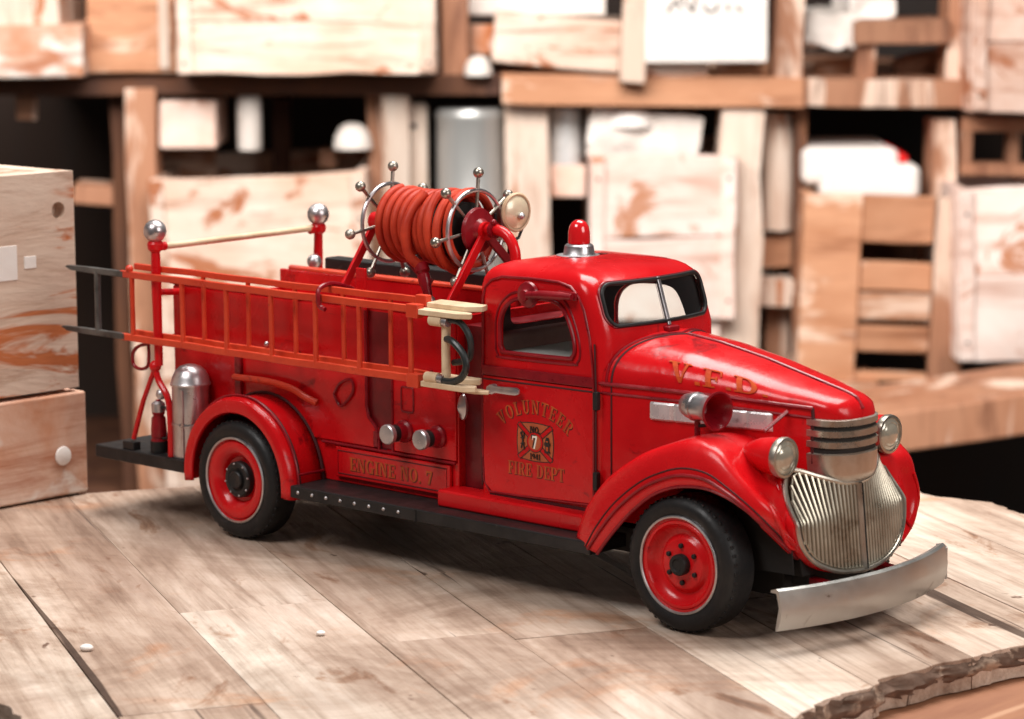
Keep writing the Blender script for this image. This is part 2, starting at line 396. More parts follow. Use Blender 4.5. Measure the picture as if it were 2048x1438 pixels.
# ---------------- rear fenders
def rear_fender(sy):
    loops = []
    sec = [(2.85, 3.05), (3.6, 3.06), (4.2, 3.1), (4.5, 3.12), (4.68, 3.02), (4.74, 2.85), (4.70, 2.58), (4.62, 2.52)]
    A = [math.radians(a) for a in range(-6, 187, 6)]
    for a in A:
        loops.append([(r*cos(a)+.1, sy*y, 2.25+r*sin(a)*1.04) for y, r in sec])
    m = MB().loft(loops, False, False)
    o = m.build('rear_fender', 'red', truck)
    s = o.modifiers.new('s', 'SOLIDIFY'); s.thickness = .09*S; s.offset = -1
    MB().tube([(3.17*cos(a)+.1, sy*4.32, 2.25+3.17*sin(a)*1.04) for a in A], .045, 8).build('bead', 'red_trim', o)
    MB().tube([(3.12*cos(a)+.1, sy*3.0, 2.25+3.12*sin(a)*1.04) for a in A], .06, 8).build('seam', 'groove', o)
    MB().tube([(3.155*cos(a)+.1, sy*4.22, 2.25+3.155*sin(a)*1.04) for a in A], .03, 6).build('seam', 'groove', o)
    MB().tube([(3.2, sy*4.3, 2.85), (3.22, sy*3.0, 2.85)], .05, 8).build('bead', 'red_trim', o)
    # inner well
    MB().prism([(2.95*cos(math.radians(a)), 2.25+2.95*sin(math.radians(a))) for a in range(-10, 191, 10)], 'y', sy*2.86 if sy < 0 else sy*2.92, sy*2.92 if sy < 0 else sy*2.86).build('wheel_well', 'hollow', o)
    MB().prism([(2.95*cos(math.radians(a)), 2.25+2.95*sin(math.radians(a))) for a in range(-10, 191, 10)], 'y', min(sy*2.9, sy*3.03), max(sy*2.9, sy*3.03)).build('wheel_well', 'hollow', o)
rear_fender(-1); rear_fender(1)

# ---------------- wheels
def wheel(x, sy, front):
    yo = sy*4.64
    def L(prof): return MB().lathe([(r, -h) for r, h in prof], (x, yo, 2.29), (0, sy, 0), 64, False)
    w = L([(1.62, .06), (1.68, .0), (1.9, -.04), (2.08, -.01), (2.2, .10), (2.28, .26), (2.29, .5), (2.29, 1.0), (2.27, 1.15), (2.15, 1.28), (1.9, 1.34), (1.2, 1.34), (1.1, 1.2)]).build('wheel', 'tyre', truck)
    m = MB()
    for i in range(48):
        a = 2*pi*i/48
        d = Vector((cos(a), 0, sin(a)))
        c = Vector((x, yo-sy*.22, 2.29))+d*2.235
        m.obox(c, (.10, .14, .12), Matrix((d, Vector((0, 1, 0)), d.cross(Vector((0, 1, 0))))).transposed())
        c = Vector((x, yo-sy*1.02, 2.29))+d*2.235
        m.obox(c, (.10, .22, .12), Matrix((d, Vector((0, 1, 0)), d.cross(Vector((0, 1, 0))))).transposed())
    m.build('tread', 'tyre', w, .02)
    m = MB(); m.tube([(x+1.62*cos(2*pi*i/64), yo+sy*.0, 2.29+1.62*sin(2*pi*i/64)) for i in range(64)], .05, 8, closed=True)
    m.build('trim_ring', 'silver', w)
    if front:
        prof = [(1.6, .05), (1.5, .06), (1.46, .02), (1.38, .02), (1.28, .22), (1.12, .34), (1.0, .36), (.92, .30), (.86, .22), (.80, .20), (.5, .20), (.40, .18), (.0, .18)]
    else:
        prof = [(1.6, .05), (1.52, .1), (1.47, .02), (1.30, -.02), (1.12, .04), (.98, .14), (.86, .36), (.80, .38), (0, .38)]
    L(prof).build('rim', 'red', w)
    if front:
        MB().lathe([(.36, .14-.34), (.36, .02), (.33, .08), (.22, .09), (.19, .05), (0, .05)], (x, yo, 2.29), (0, sy, 0), 28).build('hub_cap', 'black', w)
        m = MB()
        for i in range(6):
            a = pi/2+i*pi/3+.05
            m.lathe([(.085, -.22), (.085, -.12), (.06, -.09), (0, -.085)], (x+.62*cos(a), yo, 2.29+.62*sin(a)), (0, sy, 0), 12)
        m.build('lug_nuts', 'black', w)
    else:
        MB().lathe([(.70, -.4), (.70, -.14), (.64, -.08), (.5, -.07), (.42, -.12), (.34, -.14), (.34, -.02), (.30, .02), (.2, .0), (0, -.04)], (x, yo, 2.29), (0, sy, 0), 40).build('hub_cap', 'black', w)
        m = MB()
        for i in range(8):
            a = i*pi/4+.2
            m.ball((x+.64*cos(a), yo-sy*.09, 2.29+.62*sin(a)), .045, 10, 6)
        m.build('lug_nuts', 'silver', w)
for x, f in ((0, False), (22, True)):
    for sy in (-1, 1): wheel(x, sy, f)

# ---------------- hood
HT = [(16.8, 3.0, 7.62, 9.40), (17.6, 2.88, 7.62, 9.25), (20, 2.46, 7.60, 9.0), (22, 2.10, 7.56, 8.64), (24, 1.70, 7.48, 8.17), (24.9, 1.34, 7.42, 7.96),
      (25.4, 1.22, 7.32, 7.84), (25.7, 1.06, 7.22, 7.74), (25.88, .86, 7.12, 7.60), (26.0, .62, 7.02, 7.38), (26.06, .32, 6.95, 7.10)]
def hood_pt(x, u, off=0.):
    w, zb, zt = lerp(HT, x)
    a = abs(u); p = 2.3
    z = zb+(zt-zb)*(max(0, 1-a**p))**(1/p)
    P = Vector((x, w*u, z))
    if off:
        e = 1e-3
        A = hood_pt(x+e, u)-P; B = hood_pt(x, min(max(u+(e if u < .99 else -e), -1), 1))-P
        n = A.cross(B); n.normalize()
        if n.z < 0: n = -n
        P += n*off
    return P
def us(n):
    return [math.copysign(sin(pi/2*abs(t))**1.0, t) for t in [-1+2*i/n for i in range(n+1)]]
loops = []
for i in range(60):
    t = i/59; x = 17.0+(26.06-17.0)*(1-(1-t)**1.6)
    w, zb, zt = lerp(HT, x)
    top = [hood_pt(x, u) for u in us(36)]
    zlow = 2.9 if x < 24.8 else 2.9+(5.2-2.9)*min(1, (x-24.8)/.3)
    loops.append([(x, -w, zlow), (x, -w, (zlow+zb)/2)]+top+[(x, w, (zlow+zb)/2), (x, w, zlow)])
hood = MB().loft(loops).build('hood', 'red', truck, smooth=32)
for sy in (-1, 1):
    xs = [17.05+i*(24.95-17.05)/20 for i in range(21)]
    MB().tube([(x, sy*(lerp(HT, x)[0]+.01), lerp(HT, x)[1]+.02) for x in xs], .075, 8).build('belt_bead', 'red_trim', hood)
    MB().tube([(x, sy*(lerp(HT, x)[0]+.0), lerp(HT, x)[1]-.30) for x in xs], .05, 8).build('belt_bead', 'red_trim', hood)
    MB().tube([(24.95, sy*1.34, 7.45), (24.98, sy*1.34, 7.1), (24.98, sy*1.34, 5.6)], .06, 8).build('corner_bead', 'groove', hood)
MB().tube([hood_pt(18.55+i*(26.0-18.55)/30, .0, .0) for i in range(31)], .08, 8).build('ridge_bead', 'red_trim', hood)
MB().tube([hood_pt(18.4+i*(25.7-18.4)/30, .06, .01) for i in range(31)], .035, 6).build('ridge_bead', 'groove', hood)
MB().tube([hood_pt(17.55+.95*(1-abs(u))**1.2, u, .005) for u in us(30)], .04, 6).build('seam', 'groove', hood)
MB().tube([hood_pt(17.35+.95*(1-abs(u))**1.2, u, .01) for u in us(30)], .05, 6).build('seam', 'red_trim', hood)
for sy in (-1, 1):
    MB().tube([(17.55, sy*2.89, 7.6), (17.55, sy*2.89, 4.2)], .035, 6).build('seam', 'groove', hood)
# chrome louvre plates on the sides
for sy in (-1, 1):
    loops = []
    n = 120
    for i in range(n+1):
        t = i/n; x = 19.1+4.55*t
        w = lerp(HT, x)[0]
        d = .07+.045*min(1, abs(sin(pi*t*5))*2.2)
        y = sy*(w+d); yi = sy*(w-.02)
        zc = 6.88; h = .31
        loops.append([(x, yi, zc-h), (x, y-sy*.05, zc-h), (x, y, zc-h+.06), (x, y, zc+h-.06), (x, y-sy*.05, zc+h), (x, yi, zc+h)])
    MB().loft(loops).build('louvre_plate', 'tin', hood, smooth=18)
# short stay rod near the nose
MB().tube([(24.2, -1.72, 7.3), (23.95, -2.6, 6.75)], .07, 8).build('stay_rod', 'red_trim', truck)
MB().tube([(24.2, 1.72, 7.3), (23.95, 2.6, 6.75)], .07, 8).build('stay_rod', 'red_trim', truck)

# nose bars
def nose_loop(w, x0, xf, n=28):
    pts = []
    for i in range(n+1):
        t = -pi/2+pi*i/n
        pts.append((x0+(xf-x0)*cos(t)**.75 if abs(cos(t)) > 1e-6 else x0, w*math.copysign(abs(sin(t))**.9, t)))
    return [(x0-.5, -w)]+pts+[(x0-.5, w)]
m = MB().loft([[(x, y, z) for x, y in nose_loop(1.35, 24.97, 26.08)] for z in (5.8, 7.08)]); m.build('nose', 'hollow', truck)
MB().loft([[(x, y, z) for x, y in nose_loop(1.25, 24.9, 25.8)] for z in (4.7, 5.3)]).build('nose', 'red', truck, .05)
for z in (6.98, 6.62, 6.26):
    m = MB().loft([[(x, y, zz) for x, y in nose_loop(1.40+e, 24.95, 26.16+e)] for zz, e in ((z-.13, -.06), (z-.1, .0), (z+.1, .0), (z+.13, -.06))])
    m.build('nose_bar', 'pewter', truck)
m = MB().loft([[(x, y, zz) for x, y in nose_loop(1.38+e, 24.95, 26.14+e)] for zz, e in ((4.95, -.22), (5.08, -.08), (5.3, .0), (5.93, .02), (5.98, -.04))])
m.build('nose_plate', 'pewter', truck)

# ---------------- grille
def gx(y, z):
    k = .030+max(0, z-3.9)*.085
    return 25.85+(5.0-z)*.10 - k*y*y - .12*abs(y)/3
half = [(0, 4.95), (.8, 5.03), (1.6, 5.28), (2.15, 5.5), (2.42, 5.5), (2.62, 5.25), (2.85, 4.7), (2.99, 4.1), (2.97, 3.5), (2.78, 3.0), (2.42, 2.6), (1.9, 2.3), (1.1, 2.06), (0, 1.97)]
hs = [(p.x, p.y) for p in crom([(a, b, 0) for a, b in half], 5)]
outl = hs+[(-y, z) for y, z in reversed(hs[1:-1])]
def gshrink(k):
    cy, cz = 0, 3.75
    return [(cy+(y-cy)*k, cz+(z-cz)*k) for y, z in outl]
loops = []
for k, dx in ((1.03, -.9), (1.03, -.1), (1.0, .0), (.97, -.02)):
    loops.append([(gx(y/k*1., z)+dx, y, z) for y, z in gshrink(k)])
gsurr = MB().loft(loops, True, False).build('grille_surround', 'red', truck, smooth=50)
MB().tube([(gx(y, z)+.03, y, z) for y, z in gshrink(.985)], .085, 8, closed=True).build('grille_frame', 'pewter', truck)
MB().tube([(gx(y, z)+.02, y, z) for y, z in gshrink(.925)], .045, 8, closed=True).build('grille_frame', 'grille', truck)
def zr(y, k=.95):
    o = gshrink(k); zs = []
    for a, b in zip(o, o[1:]+o[:1]):
        if (a[0]-y)*(b[0]-y) <= 0 and a[0] != b[0]: zs.append(a[1]+(b[1]-a[1])*(y-a[0])/(b[0]-a[0]))
    return min(zs), max(zs)
grille = MB()
rows = []
n = 60
ys = [-2.76+5.52*i/n for i in range(n+1)]
for y in ys:
    a, b = zr(y); rows.append([(gx(y, a+(b-a)*j/14)-.12, y, a+(b-a)*j/14) for j in range(15)])
grille.loft(rows, False, False); g = grille.build('grille', 'bark', truck)
for sy in (-1, 1):
    for i in range(15):
        y = sy*(.26+i*.172)
        pts = []
        a, b = zr(y, .93)
        for j in range(15):
            z = a+(b-a)*j/14
            yy = y*(1+.10*((b-z)/(b-a))*0-.04*((z-3.75)/1.8)*0)
            pts.append((gx(yy, z)-.0, yy, z))
        MB().tube(pts, .078, 8).build('grille_bar', 'grille', g)
a, b = zr(0, .95)
MB().tube([(gx(0, z)+.175, -.005, z) for z in [a+(b-a)*j/12 for j in range(13)]], .022, 6).build('center_line', 'hollow', g)
MB().loft([[(gx(0, z)-.1, -.17, z), (gx(0, z)+.05, -.14, z), (gx(0, z)+.16, -.04, z), (gx(0, z)+.16, .04, z), (gx(0, z)+.05, .14, z), (gx(0, z)-.1, .17, z)] for z in [a+(b-a)*j/12 for j in range(13)]]).build('center_bar', 'pewter', g)

# ---------------- front fenders
ST = [  # lip (x,z,y) crest (x,z,y) inner (x,z,y)
 ((18.45, 2.15, 4.66), (16.95, 2.62, 3.9), (16.9, 2.62, 3.0)),
 ((19.05, 2.85, 4.70), (17.55, 3.62, 3.9), (17.5, 3.55, 2.8)),
 ((19.75, 3.58, 4.70), (18.45, 4.72, 3.85), (18.4, 4.65, 2.6)),
 ((20.6, 4.30, 4.70), (19.7, 5.58, 3.8), (19.6, 5.5, 2.4)),
 ((21.3, 4.70, 4.70), (20.9, 6.12, 3.75), (20.8, 6.05, 2.2)),
 ((22.1, 4.95, 4.70), (22.2, 6.52, 3.7), (22.2, 6.42, 1.95)),
 ((23.1, 5.03, 4.70), (23.3, 6.30, 3.75), (23.4, 6.1, 1.7)),
 ((24.0, 4.85, 4.66), (24.1, 5.52, 3.75), (24.2, 5.3, 1.6)),
 ((24.7, 4.5, 4.52), (24.7, 4.9, 3.6), (24.6, 4.8, 2.0)),
 ((25.05, 4.1, 4.25), (25.1, 4.45, 3.45), (24.9, 4.45, 2.4)),
 ((25.25, 3.6, 3.75), (25.25, 3.8, 3.2), (25.0, 3.9, 2.5)),
 ((25.35, 3.0, 3.05), (25.3, 3.2, 2.65), (25.1, 3.3, 2.3)),
 ((25.4, 2.45, 2.3), (25.3, 2.65, 2.0), (25.1, 2.8, 1.8)),
]
STF = [tuple(list(s) for s in st) for st in ST]
STF[8] = ((24.45, 4.2, 4.60), (24.85, 5.15, 3.5), (24.7, 5.3, 2.0))
STF[9] = ((24.6, 3.5, 4.60), (25.0, 4.4, 3.8), (25.0, 4.6, 2.4))
STF[10] = ((24.7, 2.8, 4.50), (25.1, 3.6, 3.9), (25.25, 4.0, 2.6))
STF[11] = ((24.9, 2.3, 4.05), (25.2, 3.0, 3.5), (25.4, 3.3, 2.5))
STF[12] = ((25.1, 2.0, 3.2), (25.3, 2.5, 2.8), (25.2, 2.8, 2.0))
def fender(sy, T):
    secs = []
    for k, (l, c, i) in enumerate(T):
        L = Vector((l[0], l[2], l[1])); Cc = Vector((c[0], c[2], c[1])); I = Vector((i[0], i[2], i[1]))
        B = L.lerp(Cc, .25)+Vector((0, .06, 0)); B.y = L.y+.03-(.1 if k > 9 else 0)
        Q = L.lerp(Cc, .68); Q.y = L.y*.72+Cc.y*.28
        # push shoulder outward away from the wheel hub
        hub = Vector((22, Q.y, 2.3)); d = (Q-hub); d.normalize()
        Q += d*.30*(1 if k > 0 else .3)
        M = Cc.lerp(I, .5); d2 = (M-Vector((22, M.y, 2.3))).normalized(); M += d2*(.02 if k < 7 else .12)
        secs.append([L, B, Q, Cc, M, I])
    cols = [crom([s[j] for s in secs], 5) for j in range(6)]
    loops = []
    for r in range(len(cols[0])):
        c = crom([cols[j][r] for j in range(6)], 4)
        loops.append([(p.x, sy*p.y, p.z) for p in c])
    o = MB().loft(loops, False, False).build('front_fender', 'red', truck, smooth=60)
    s = o.modifiers.new('s', 'SOLIDIFY'); s.thickness = .10*S; s.offset = -1
    bead = [Vector(l[4])+Vector((0, sy*.03, .0)) for l in loops]
    MB().tube(bead, .055, 8).build('bead', 'red_trim', o)
    MB().tube([Vector(l[5])+Vector((0, sy*.0, .0)) for l in loops], .032, 6).build('seam', 'groove', o)
    MB().tube([Vector(l[-1])+Vector((0, sy*.03, .03)) for l in loops[:38]], .05, 6).build('seam', 'groove', o)
    MB().tube([Vector(l[0]) for l in loops], .06, 8).build('lip', 'red_trim', o)
    # styling ridge beside the grille
    path = [loops[i][j] for i, j in ((44, 9), (47, 8), (50, 7), (53, 5), (55, 5), (56, 9), (54, 12), (50, 15), (47, 16))]
    rid = crom(path, 4)
    MB().tube(rid, .07, 8).build('ridge', 'red', o)
    # dark well liner
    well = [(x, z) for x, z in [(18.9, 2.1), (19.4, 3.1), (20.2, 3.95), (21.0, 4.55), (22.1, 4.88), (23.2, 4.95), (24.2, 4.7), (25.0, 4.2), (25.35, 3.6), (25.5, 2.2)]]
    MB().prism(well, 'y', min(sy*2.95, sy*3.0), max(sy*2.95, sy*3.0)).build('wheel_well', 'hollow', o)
fender(-1, ST); fender(1, STF)
# lower valance behind the bumper
MB().prism([(-2.5, 2.05), (2.5, 2.05), (2.7, 2.9), (-2.7, 2.9)], 'x', 24.9, 25.5).build('valance', 'hollow', truck, .05)

# ---------------- headlights
for sy in (-1, 1):
    c = (24.98, sy*2.9, 6.02)
    ax = (1, 0, 0)
    hl = MB().lathe([(0, -1.75), (.16, -1.68), (.36, -1.4), (.54, -.95), (.62, -.5), (.64, -.1), (.66, 0)], c, ax, 40).build('headlight', 'red', truck)
    MB().lathe([(.60, -.14), (.665, -.12), (.685, 0), (.66, .1), (.58, .12), (.55, .05)], c, ax, 40, False).build('bezel', 'pewter', hl)
    MB().lathe([(.57, .05), (.53, .09), (.42, .13), (.40, .11), (.3, .17), (.15, .2), (0, .21)], c, ax, 40).build('lens', 'lens', hl)
    MB().tube([(24.3, sy*2.9, 5.6), (24.4, sy*2.85, 5.0)], .25, 12).build('stem', 'red', hl)

# ---------------- bumper
loops = []
yy = [-4.66+9.32*i/40 for i in range(41)]
for y in yy:
    xb = 27.0-.040*y*y
    e = abs(y)/4.66
    loops.append([(xb-.26, y, 2.06), (xb-.06, y, 2.12), (xb+.05, y, 2.06), (xb+.16, y, 1.5), (xb+.13, y, 1.1), (xb-.0, y, .74), (xb-.07, y, .72), (xb-.02, y, 1.1), (xb+.06, y, 1.5), (xb-.05, y, 1.97), (xb-.28, y, 1.98)])
bump = MB().loft(loops).build('bumper', 'bumper', truck, smooth=40)
for sy in (-1, 1):
    MB().bar((24.8, sy*1.7, 1.8), (26.85, sy*1.7, 1.6), .35, .3).build('bumper_bracket', 'red_trim', bump, .04)
# far end turned back
MB().prism([(26.16, 4.60), (26.24, 4.72), (26.0, 4.95), (25.6, 5.0), (25.6, 4.92), (25.95, 4.85)], 'z', .85, 1.98).build('bumper_end', 'bumper', bump, .03)

# ---------------- cab
W = 3.1; XR = 11.4
def fx(z):
    return 17.72 if z < 9.25 else 17.72-.33*(z-9.25)
def plan(z, ins, w=W, off=0.):
    w = w-ins-off; xr = XR+ins+off; xf = fx(z)-ins*1.15-off
    rr = max(.05, .45-off); rfx = .55; rfy = .62
    pts = []
    for i in range(5): pts.append((xr, (w-rr)*i/5*1.0))
    for i in range(7):
        a = pi-(pi/2)*i/6; pts.append((xr+rr+rr*cos(a), w-rr+rr*sin(a)))
    x_end = xf-.55*((w-rfy)/w)**2
    for i in range(1, 10): pts.append((xr+rr+(x_end-rfx-xr-rr)*i/10, w))
    for i in range(9):
        a = pi/2-(pi/2)*i/8; pts.append((x_end-rfx+rfx*cos(a), w-rfy+rfy*sin(a)))
    for i in range(1, 9):
        y = (w-rfy)*(1-i/8); pts.append((xf-.55*(y/w)**2, y))
    full = pts+[(x, -y) for x, y in reversed(pts[1:-1])]
    return [(x, y, z) for x, y in full]
def cab_fx(y, z, off=0.):
    w = W; rfy = .62; xf = fx(z); a = abs(y)
    if a <= w-rfy: return xf-.55*(y/w)**2+off
    x_end = xf-.55*((w-rfy)/w)**2
    return x_end-.55+.55*sqrt(max(0, 1-((a-(w-rfy))/rfy)**2))+off
levels = [(2.95, 0), (5, 0), (7.5, 0), (9.25, 0), (10.2, 0), (10.6, .01), (10.85, .06), (11.05, .15), (11.2, .28), (11.32, .46), (11.42, .75), (11.49, 1.15), (11.54, 1.7), (11.56, 2.3)]
cab = MB().loft([plan(z, i) for z, i in levels]).build('cab', 'red', truck, smooth=40)
inner = MB().loft([plan(z if z > 3 else 2.5, i, W, .14) for z, i in [(2.5, 0), (5, 0), (9.25, 0), (10.5, 0), (10.8, .06), (11.05, .25), (11.2, .6), (11.3, 1.2)]]).build('inner_cut', 'hollow', truck)
cuts = [inner]
dwin = [(12.55, 8.55), (12.55, 9.3), (12.68, 9.75), (12.95, 10.05), (13.4, 10.27), (14.3, 10.35), (14.95, 10.34), (15.4, 10.2), (15.68, 9.9), (15.95, 9.35), (16.07, 8.9), (16.07, 8.62), (15.95, 8.45), (15.7, 8.38), (12.85, 8.32), (12.65, 8.38)]
dw = [(p.x, p.y) for p in crom([(a, b, 0) for a, b in dwin+dwin[:1]], 3)][:-1]
cuts.append(MB().prism(dw, 'y', -4, 4).build('cut', 'hollow', truck))
def wspane(s):
    y0, y1 = (.09, 2.62)
    P = rrect(y0, y1, 9.48, 10.95, .28, 5)
    # the outer lower corner is rounder and a little higher
    out = []
    for y, z in P:
        k = (y-y0)/(y1-y0)
        if z < 10: z += .14*k*k
        out.append((s*y, z))
    return out
# one opening with rounded ends, post added separately
ws = []
for y, z in rrect(-2.66, 2.66, 9.45, 10.98, .42, 6):
    if z < 10: z += .16*(abs(y)/2.66)**2
    ws.append((y, z))
cuts.append(MB().prism(ws, 'x', 15.8, 19).build('cut', 'hollow', truck))
cuts.append(MB().prism(rrect(-1.5, 1.5, 9.0, 10.4, .3), 'x', 10.5, 12.2).build('cut', 'hollow', truck))
boolean(cab, cuts)
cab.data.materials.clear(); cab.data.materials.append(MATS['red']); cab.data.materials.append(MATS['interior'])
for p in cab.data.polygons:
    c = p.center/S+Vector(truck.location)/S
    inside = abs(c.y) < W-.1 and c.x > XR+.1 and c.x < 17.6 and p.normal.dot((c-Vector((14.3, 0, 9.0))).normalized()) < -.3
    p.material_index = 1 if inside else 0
# windshield rubber and post
fine = []
for a, b in zip(ws, ws[1:]+ws[:1]):
    for k in range(4): fine.append((a[0]+(b[0]-a[0])*k/4, a[1]+(b[1]-a[1])*k/4))
MB().tube([(cab_fx(y, z, .02), y, z) for y, z in fine], .075, 8, closed=True).build('windshield_trim', 'black', cab)
MB().tube([(cab_fx(y*1.035, 10.2+(z-10.2)*1.08, .0), y*1.035, 10.2+(z-10.2)*1.08) for y, z in fine], .045, 8, closed=True).build('windshield_frame', 'red_trim', cab)
MB().bar((cab_fx(0, 9.4, .02), 0, 9.40), (cab_fx(0, 11.05, .02), 0, 11.05), .17, .12, up=(1, 0, 0)).build('windshield_post', 'silver', cab, .03)
MB().box(17.6, 17.95, -.3, .3, 9.2, 9.4).build('cowl_vent', 'red_trim', cab, .06)
# interior
gm = bpy.data.materials.new('glass'); gm.use_nodes = True; gb = gm.node_tree.nodes['Principled BSDF']
gb.inputs['Transmission Weight'].default_value = 1; gb.inputs['Roughness'].default_value = .02; gb.inputs['IOR'].default_value = 1.35
gb.inputs['Base Color'].default_value = (.86, .90, .88, 1); MATS['glass'] = gm
for sy in (-1, 1):
    nn = 12; front = []; back = []
    for i in range(nn+1):
        y = sy*(.07+2.5*i/nn); z0_ = 9.47+.16*(abs(y)/2.66)**2+(.25 if i == nn else 0); z1_ = 10.96-(.25 if i == nn else 0)
        front.append([(cab_fx(y, z, -.06), y, z) for z in (z0_, (z0_+z1_)/2, z1_)]); back.append([(cab_fx(y, z, -.10), y, z) for z in (z1_, (z0_+z1_)/2, z0_)])
    MB().loft([a+b for a, b in zip(front, back)]).build('windshield_glass', 'glass', cab)
it = MB().box(12.3, 16.2, -2.75, 2.75, 5.6, 8.28).build('bench_seat', 'grey', truck, .2)
MB().box(11.75, 12.45, -2.8, 2.8, 6.2, 8.9).build('seat_back', 'seat', it, .2)
MB().box(16.3, 17.2, -2.85, 2.85, 7.6, 9.0).build('dashboard', 'black', truck, .15)
m = MB(); cc = Vector((15.6, 1.3, 8.6)); ax = Vector((-.7, 0, .7)); u = Vector((0, 1, 0)); v2 = ax.cross(u)
m.tube([cc+(u*cos(t)+v2*sin(t))*.75 for t in [2*pi*i/32 for i in range(32)]], .06, 8, closed=True); m.tube([cc, cc-ax*1.3], .08, 8); m.tube([cc-u*.72, cc+u*.72], .05, 8)
m.build('steering_wheel', 'black', truck)
MB().box(11.8, 17.2, -2.9, 2.9, 3.0, 3.15).build('cab_floor', 'hollow', truck)
# grey ledge seen through the far window
MB().box(12.3, 16.4, 2.55, 2.95, 8.0, 8.35).build('window_ledge', 'grey', truck, .04)

# doors
douter = [(12.0, 3.22), (11.72, 3.6), (11.66, 5.0), (11.68, 7.8), (11.72, 10.2), (11.82, 10.55), (12.1, 10.82), (12.6, 10.98), (14.0, 11.02), (15.3, 11.0), (15.85, 10.88), (16.25, 10.55), (16.5, 10.1), (16.75, 9.2), (16.9, 8.2), (16.95, 7.4), (16.95, 3.5), (16.9, 3.35)]
def resample(P, n, start=0):
    P = P+P[:1]; L = [0]
    for a, b in zip(P, P[1:]): L.append(L[-1]+math.dist(a, b))
    out = []
    for i in range(n):
        t = L[-1]*i/n
        for k in range(len(P)-1):
            if L[k+1] >= t: break
        q = (t-L[k])/max(1e-9, L[k+1]-L[k]); out.append((P[k][0]+(P[k+1][0]-P[k][0])*q, P[k][1]+(P[k+1][1]-P[k][1])*q))
    return out
for sy in (-1, 1):
    lo = [(12.15, 3.22), (11.78, 3.5), (11.72, 4.6), (11.72, 7.4), (16.92, 7.46), (16.92, 3.42)]
    a0, a1 = (-W-.05, -W+.02) if sy < 0 else (W-.02, W+.05)
    door = MB().prism(lo, 'y', a0, a1).build('door', 'red', truck, .03)
    MB().tube([(x, sy*(W+.02 if z < 10.3 else W-.03+.05*(11.0-z)), z) for x, z in douter], .05, 8, closed=True).build('door_seam', 'red_trim', door)
    MB().tube([(x, sy*(W+.03), z) for x, z in dw], .075, 8, closed=True).build('window_trim', 'red_trim', door)
    sc = [(14.3+(x-14.3)*1.13, 9.35+(z-9.35)*1.22+.02) for x, z in dw]
    MB().tube([(x, sy*(W+.0), z) for x, z in sc], .045, 8, closed=True).build('window_frame', 'red_trim', door)
    MB().prism([(11.7, 7.42), (11.7, 7.78), (16.95, 7.84), (16.95, 7.48)], 'y', min(sy*(W-.0), sy*(W+.10)), max(sy*(W-.0), sy*(W+.10))).build('belt_moulding', 'red_trim', door, .04)
    MB().tube([(11.75, sy*(W+.04), 7.28), (16.9, sy*(W+.04), 7.34)], .035, 8).build('belt_line', 'groove', door)
    MB().tube([(16.99, sy*(W+.03), 9.0), (17.05, sy*(W+.03), 7.6), (17.05, sy*(W+.03), 3.2)], .035, 6).build('gap', 'groove', door)
    MB().tube([(11.62, sy*(W-.01), 7.4), (11.60, sy*(W-.02), 3.4)], .035, 6).build('gap', 'groove', door)
    MB().prism([(12.0, 3.12), (17.0, 3.12), (17.0, 3.24), (12.0, 3.2)], 'y', min(sy*(W-.0), sy*(W+.03)), max(sy*(W-.0), sy*(W+.03))).build('gap', 'groove', door)
    for z in (7.05, 4.25):
        MB().box(17.0, 17.2, min(sy*(W-.05), sy*(W+.16)), max(sy*(W-.05), sy*(W+.16)), z-.32, z+.32).build('hinge', 'black', door, .04)
    hd = MB().lathe([(.17, 0), (.17, .12), (.13, .2), (.13, .32)], (12.3, sy*(W+.04), 6.98), (0, sy, 0), 20).build('door_handle', 'silver', door)
    MB().loft([[(x+.28, sy*(W+.26+dy), 6.98+dz+.03*(x-12)) for dy, dz in ((-r*.5, -r), (r*.5, -r), (r*.7, 0), (r*.5, r), (-r*.5, r))] for x, r in ((11.95, .10), (12.0, .16), (12.15, .17), (12.25, .11), (12.9, .13), (13.25, .13), (13.4, .07), (13.42, .02))]).build('lever', 'silver', hd)
# siren arm over the door window
sa = MB().lathe([(.30, .0), (.42, .08), (.47, .16), (.44, .26), (.28, .3), (.2, .34), (.18, .44), (0, .46)], (14.05, -W, 10.48), (0, -1, 0), 32).build('spotlight_handle', 'red_trim', truck)
MB().tube([(14.2, -3.5, 10.5), (14.8, -3.46, 10.56), (15.6, -3.40, 10.58), (16.15, -3.35, 10.58)], .13, 12, radii=[.12, .15, .15, .11]).build('arm', 'red_trim', sa)
MB().box(15.3, 16.2, -3.2, -3.05, 10.42, 10.72).build('mount', 'red_trim', sa, .05)
# bell shaped chrome light behind the cab
bl = MB().lathe([(0, -.12), (.25, -.1), (.36, 0), (.33, .08), (.2, .14), (.1, .26), (0, .3)], (10.6, -3.0, 6.1), (-.0, -1, 0), 28).build('side_lamp', 'silver', truck)
for v in bl.data.vertices: v.co.x *= 1; 
bl.data.transform(Matrix.Translation(Vector(((10.6-10)*S, 0, 6.1*S))) @ Matrix.Diagonal((.62, 1, 1.35, 1)) @ Matrix.Translation(Vector((-(10.6-10)*S, 0, -6.1*S))))
# body front closing strip between bed and cab
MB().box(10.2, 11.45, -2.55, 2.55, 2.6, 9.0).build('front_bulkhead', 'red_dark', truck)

# beacon
bc = MB().lathe([(.80, 0), (.82, .03), (.6, .06), (.6, .05), (.56, .1), (.52, .36), (.46, .42), (.40, .44), (0, .44)], (13.5, 0, 11.52), (0, 0, 1), 40).build('beacon', 'silver', truck)
MB().lathe([(.38, .42), (.40, .5), (.39, .85), (.35, 1.05), (.26, 1.2), (.14, 1.28), (0, 1.3)], (13.5, 0, 11.52), (0, 0, 1), 40).build('beacon_dome', 'beacon_red', bc)

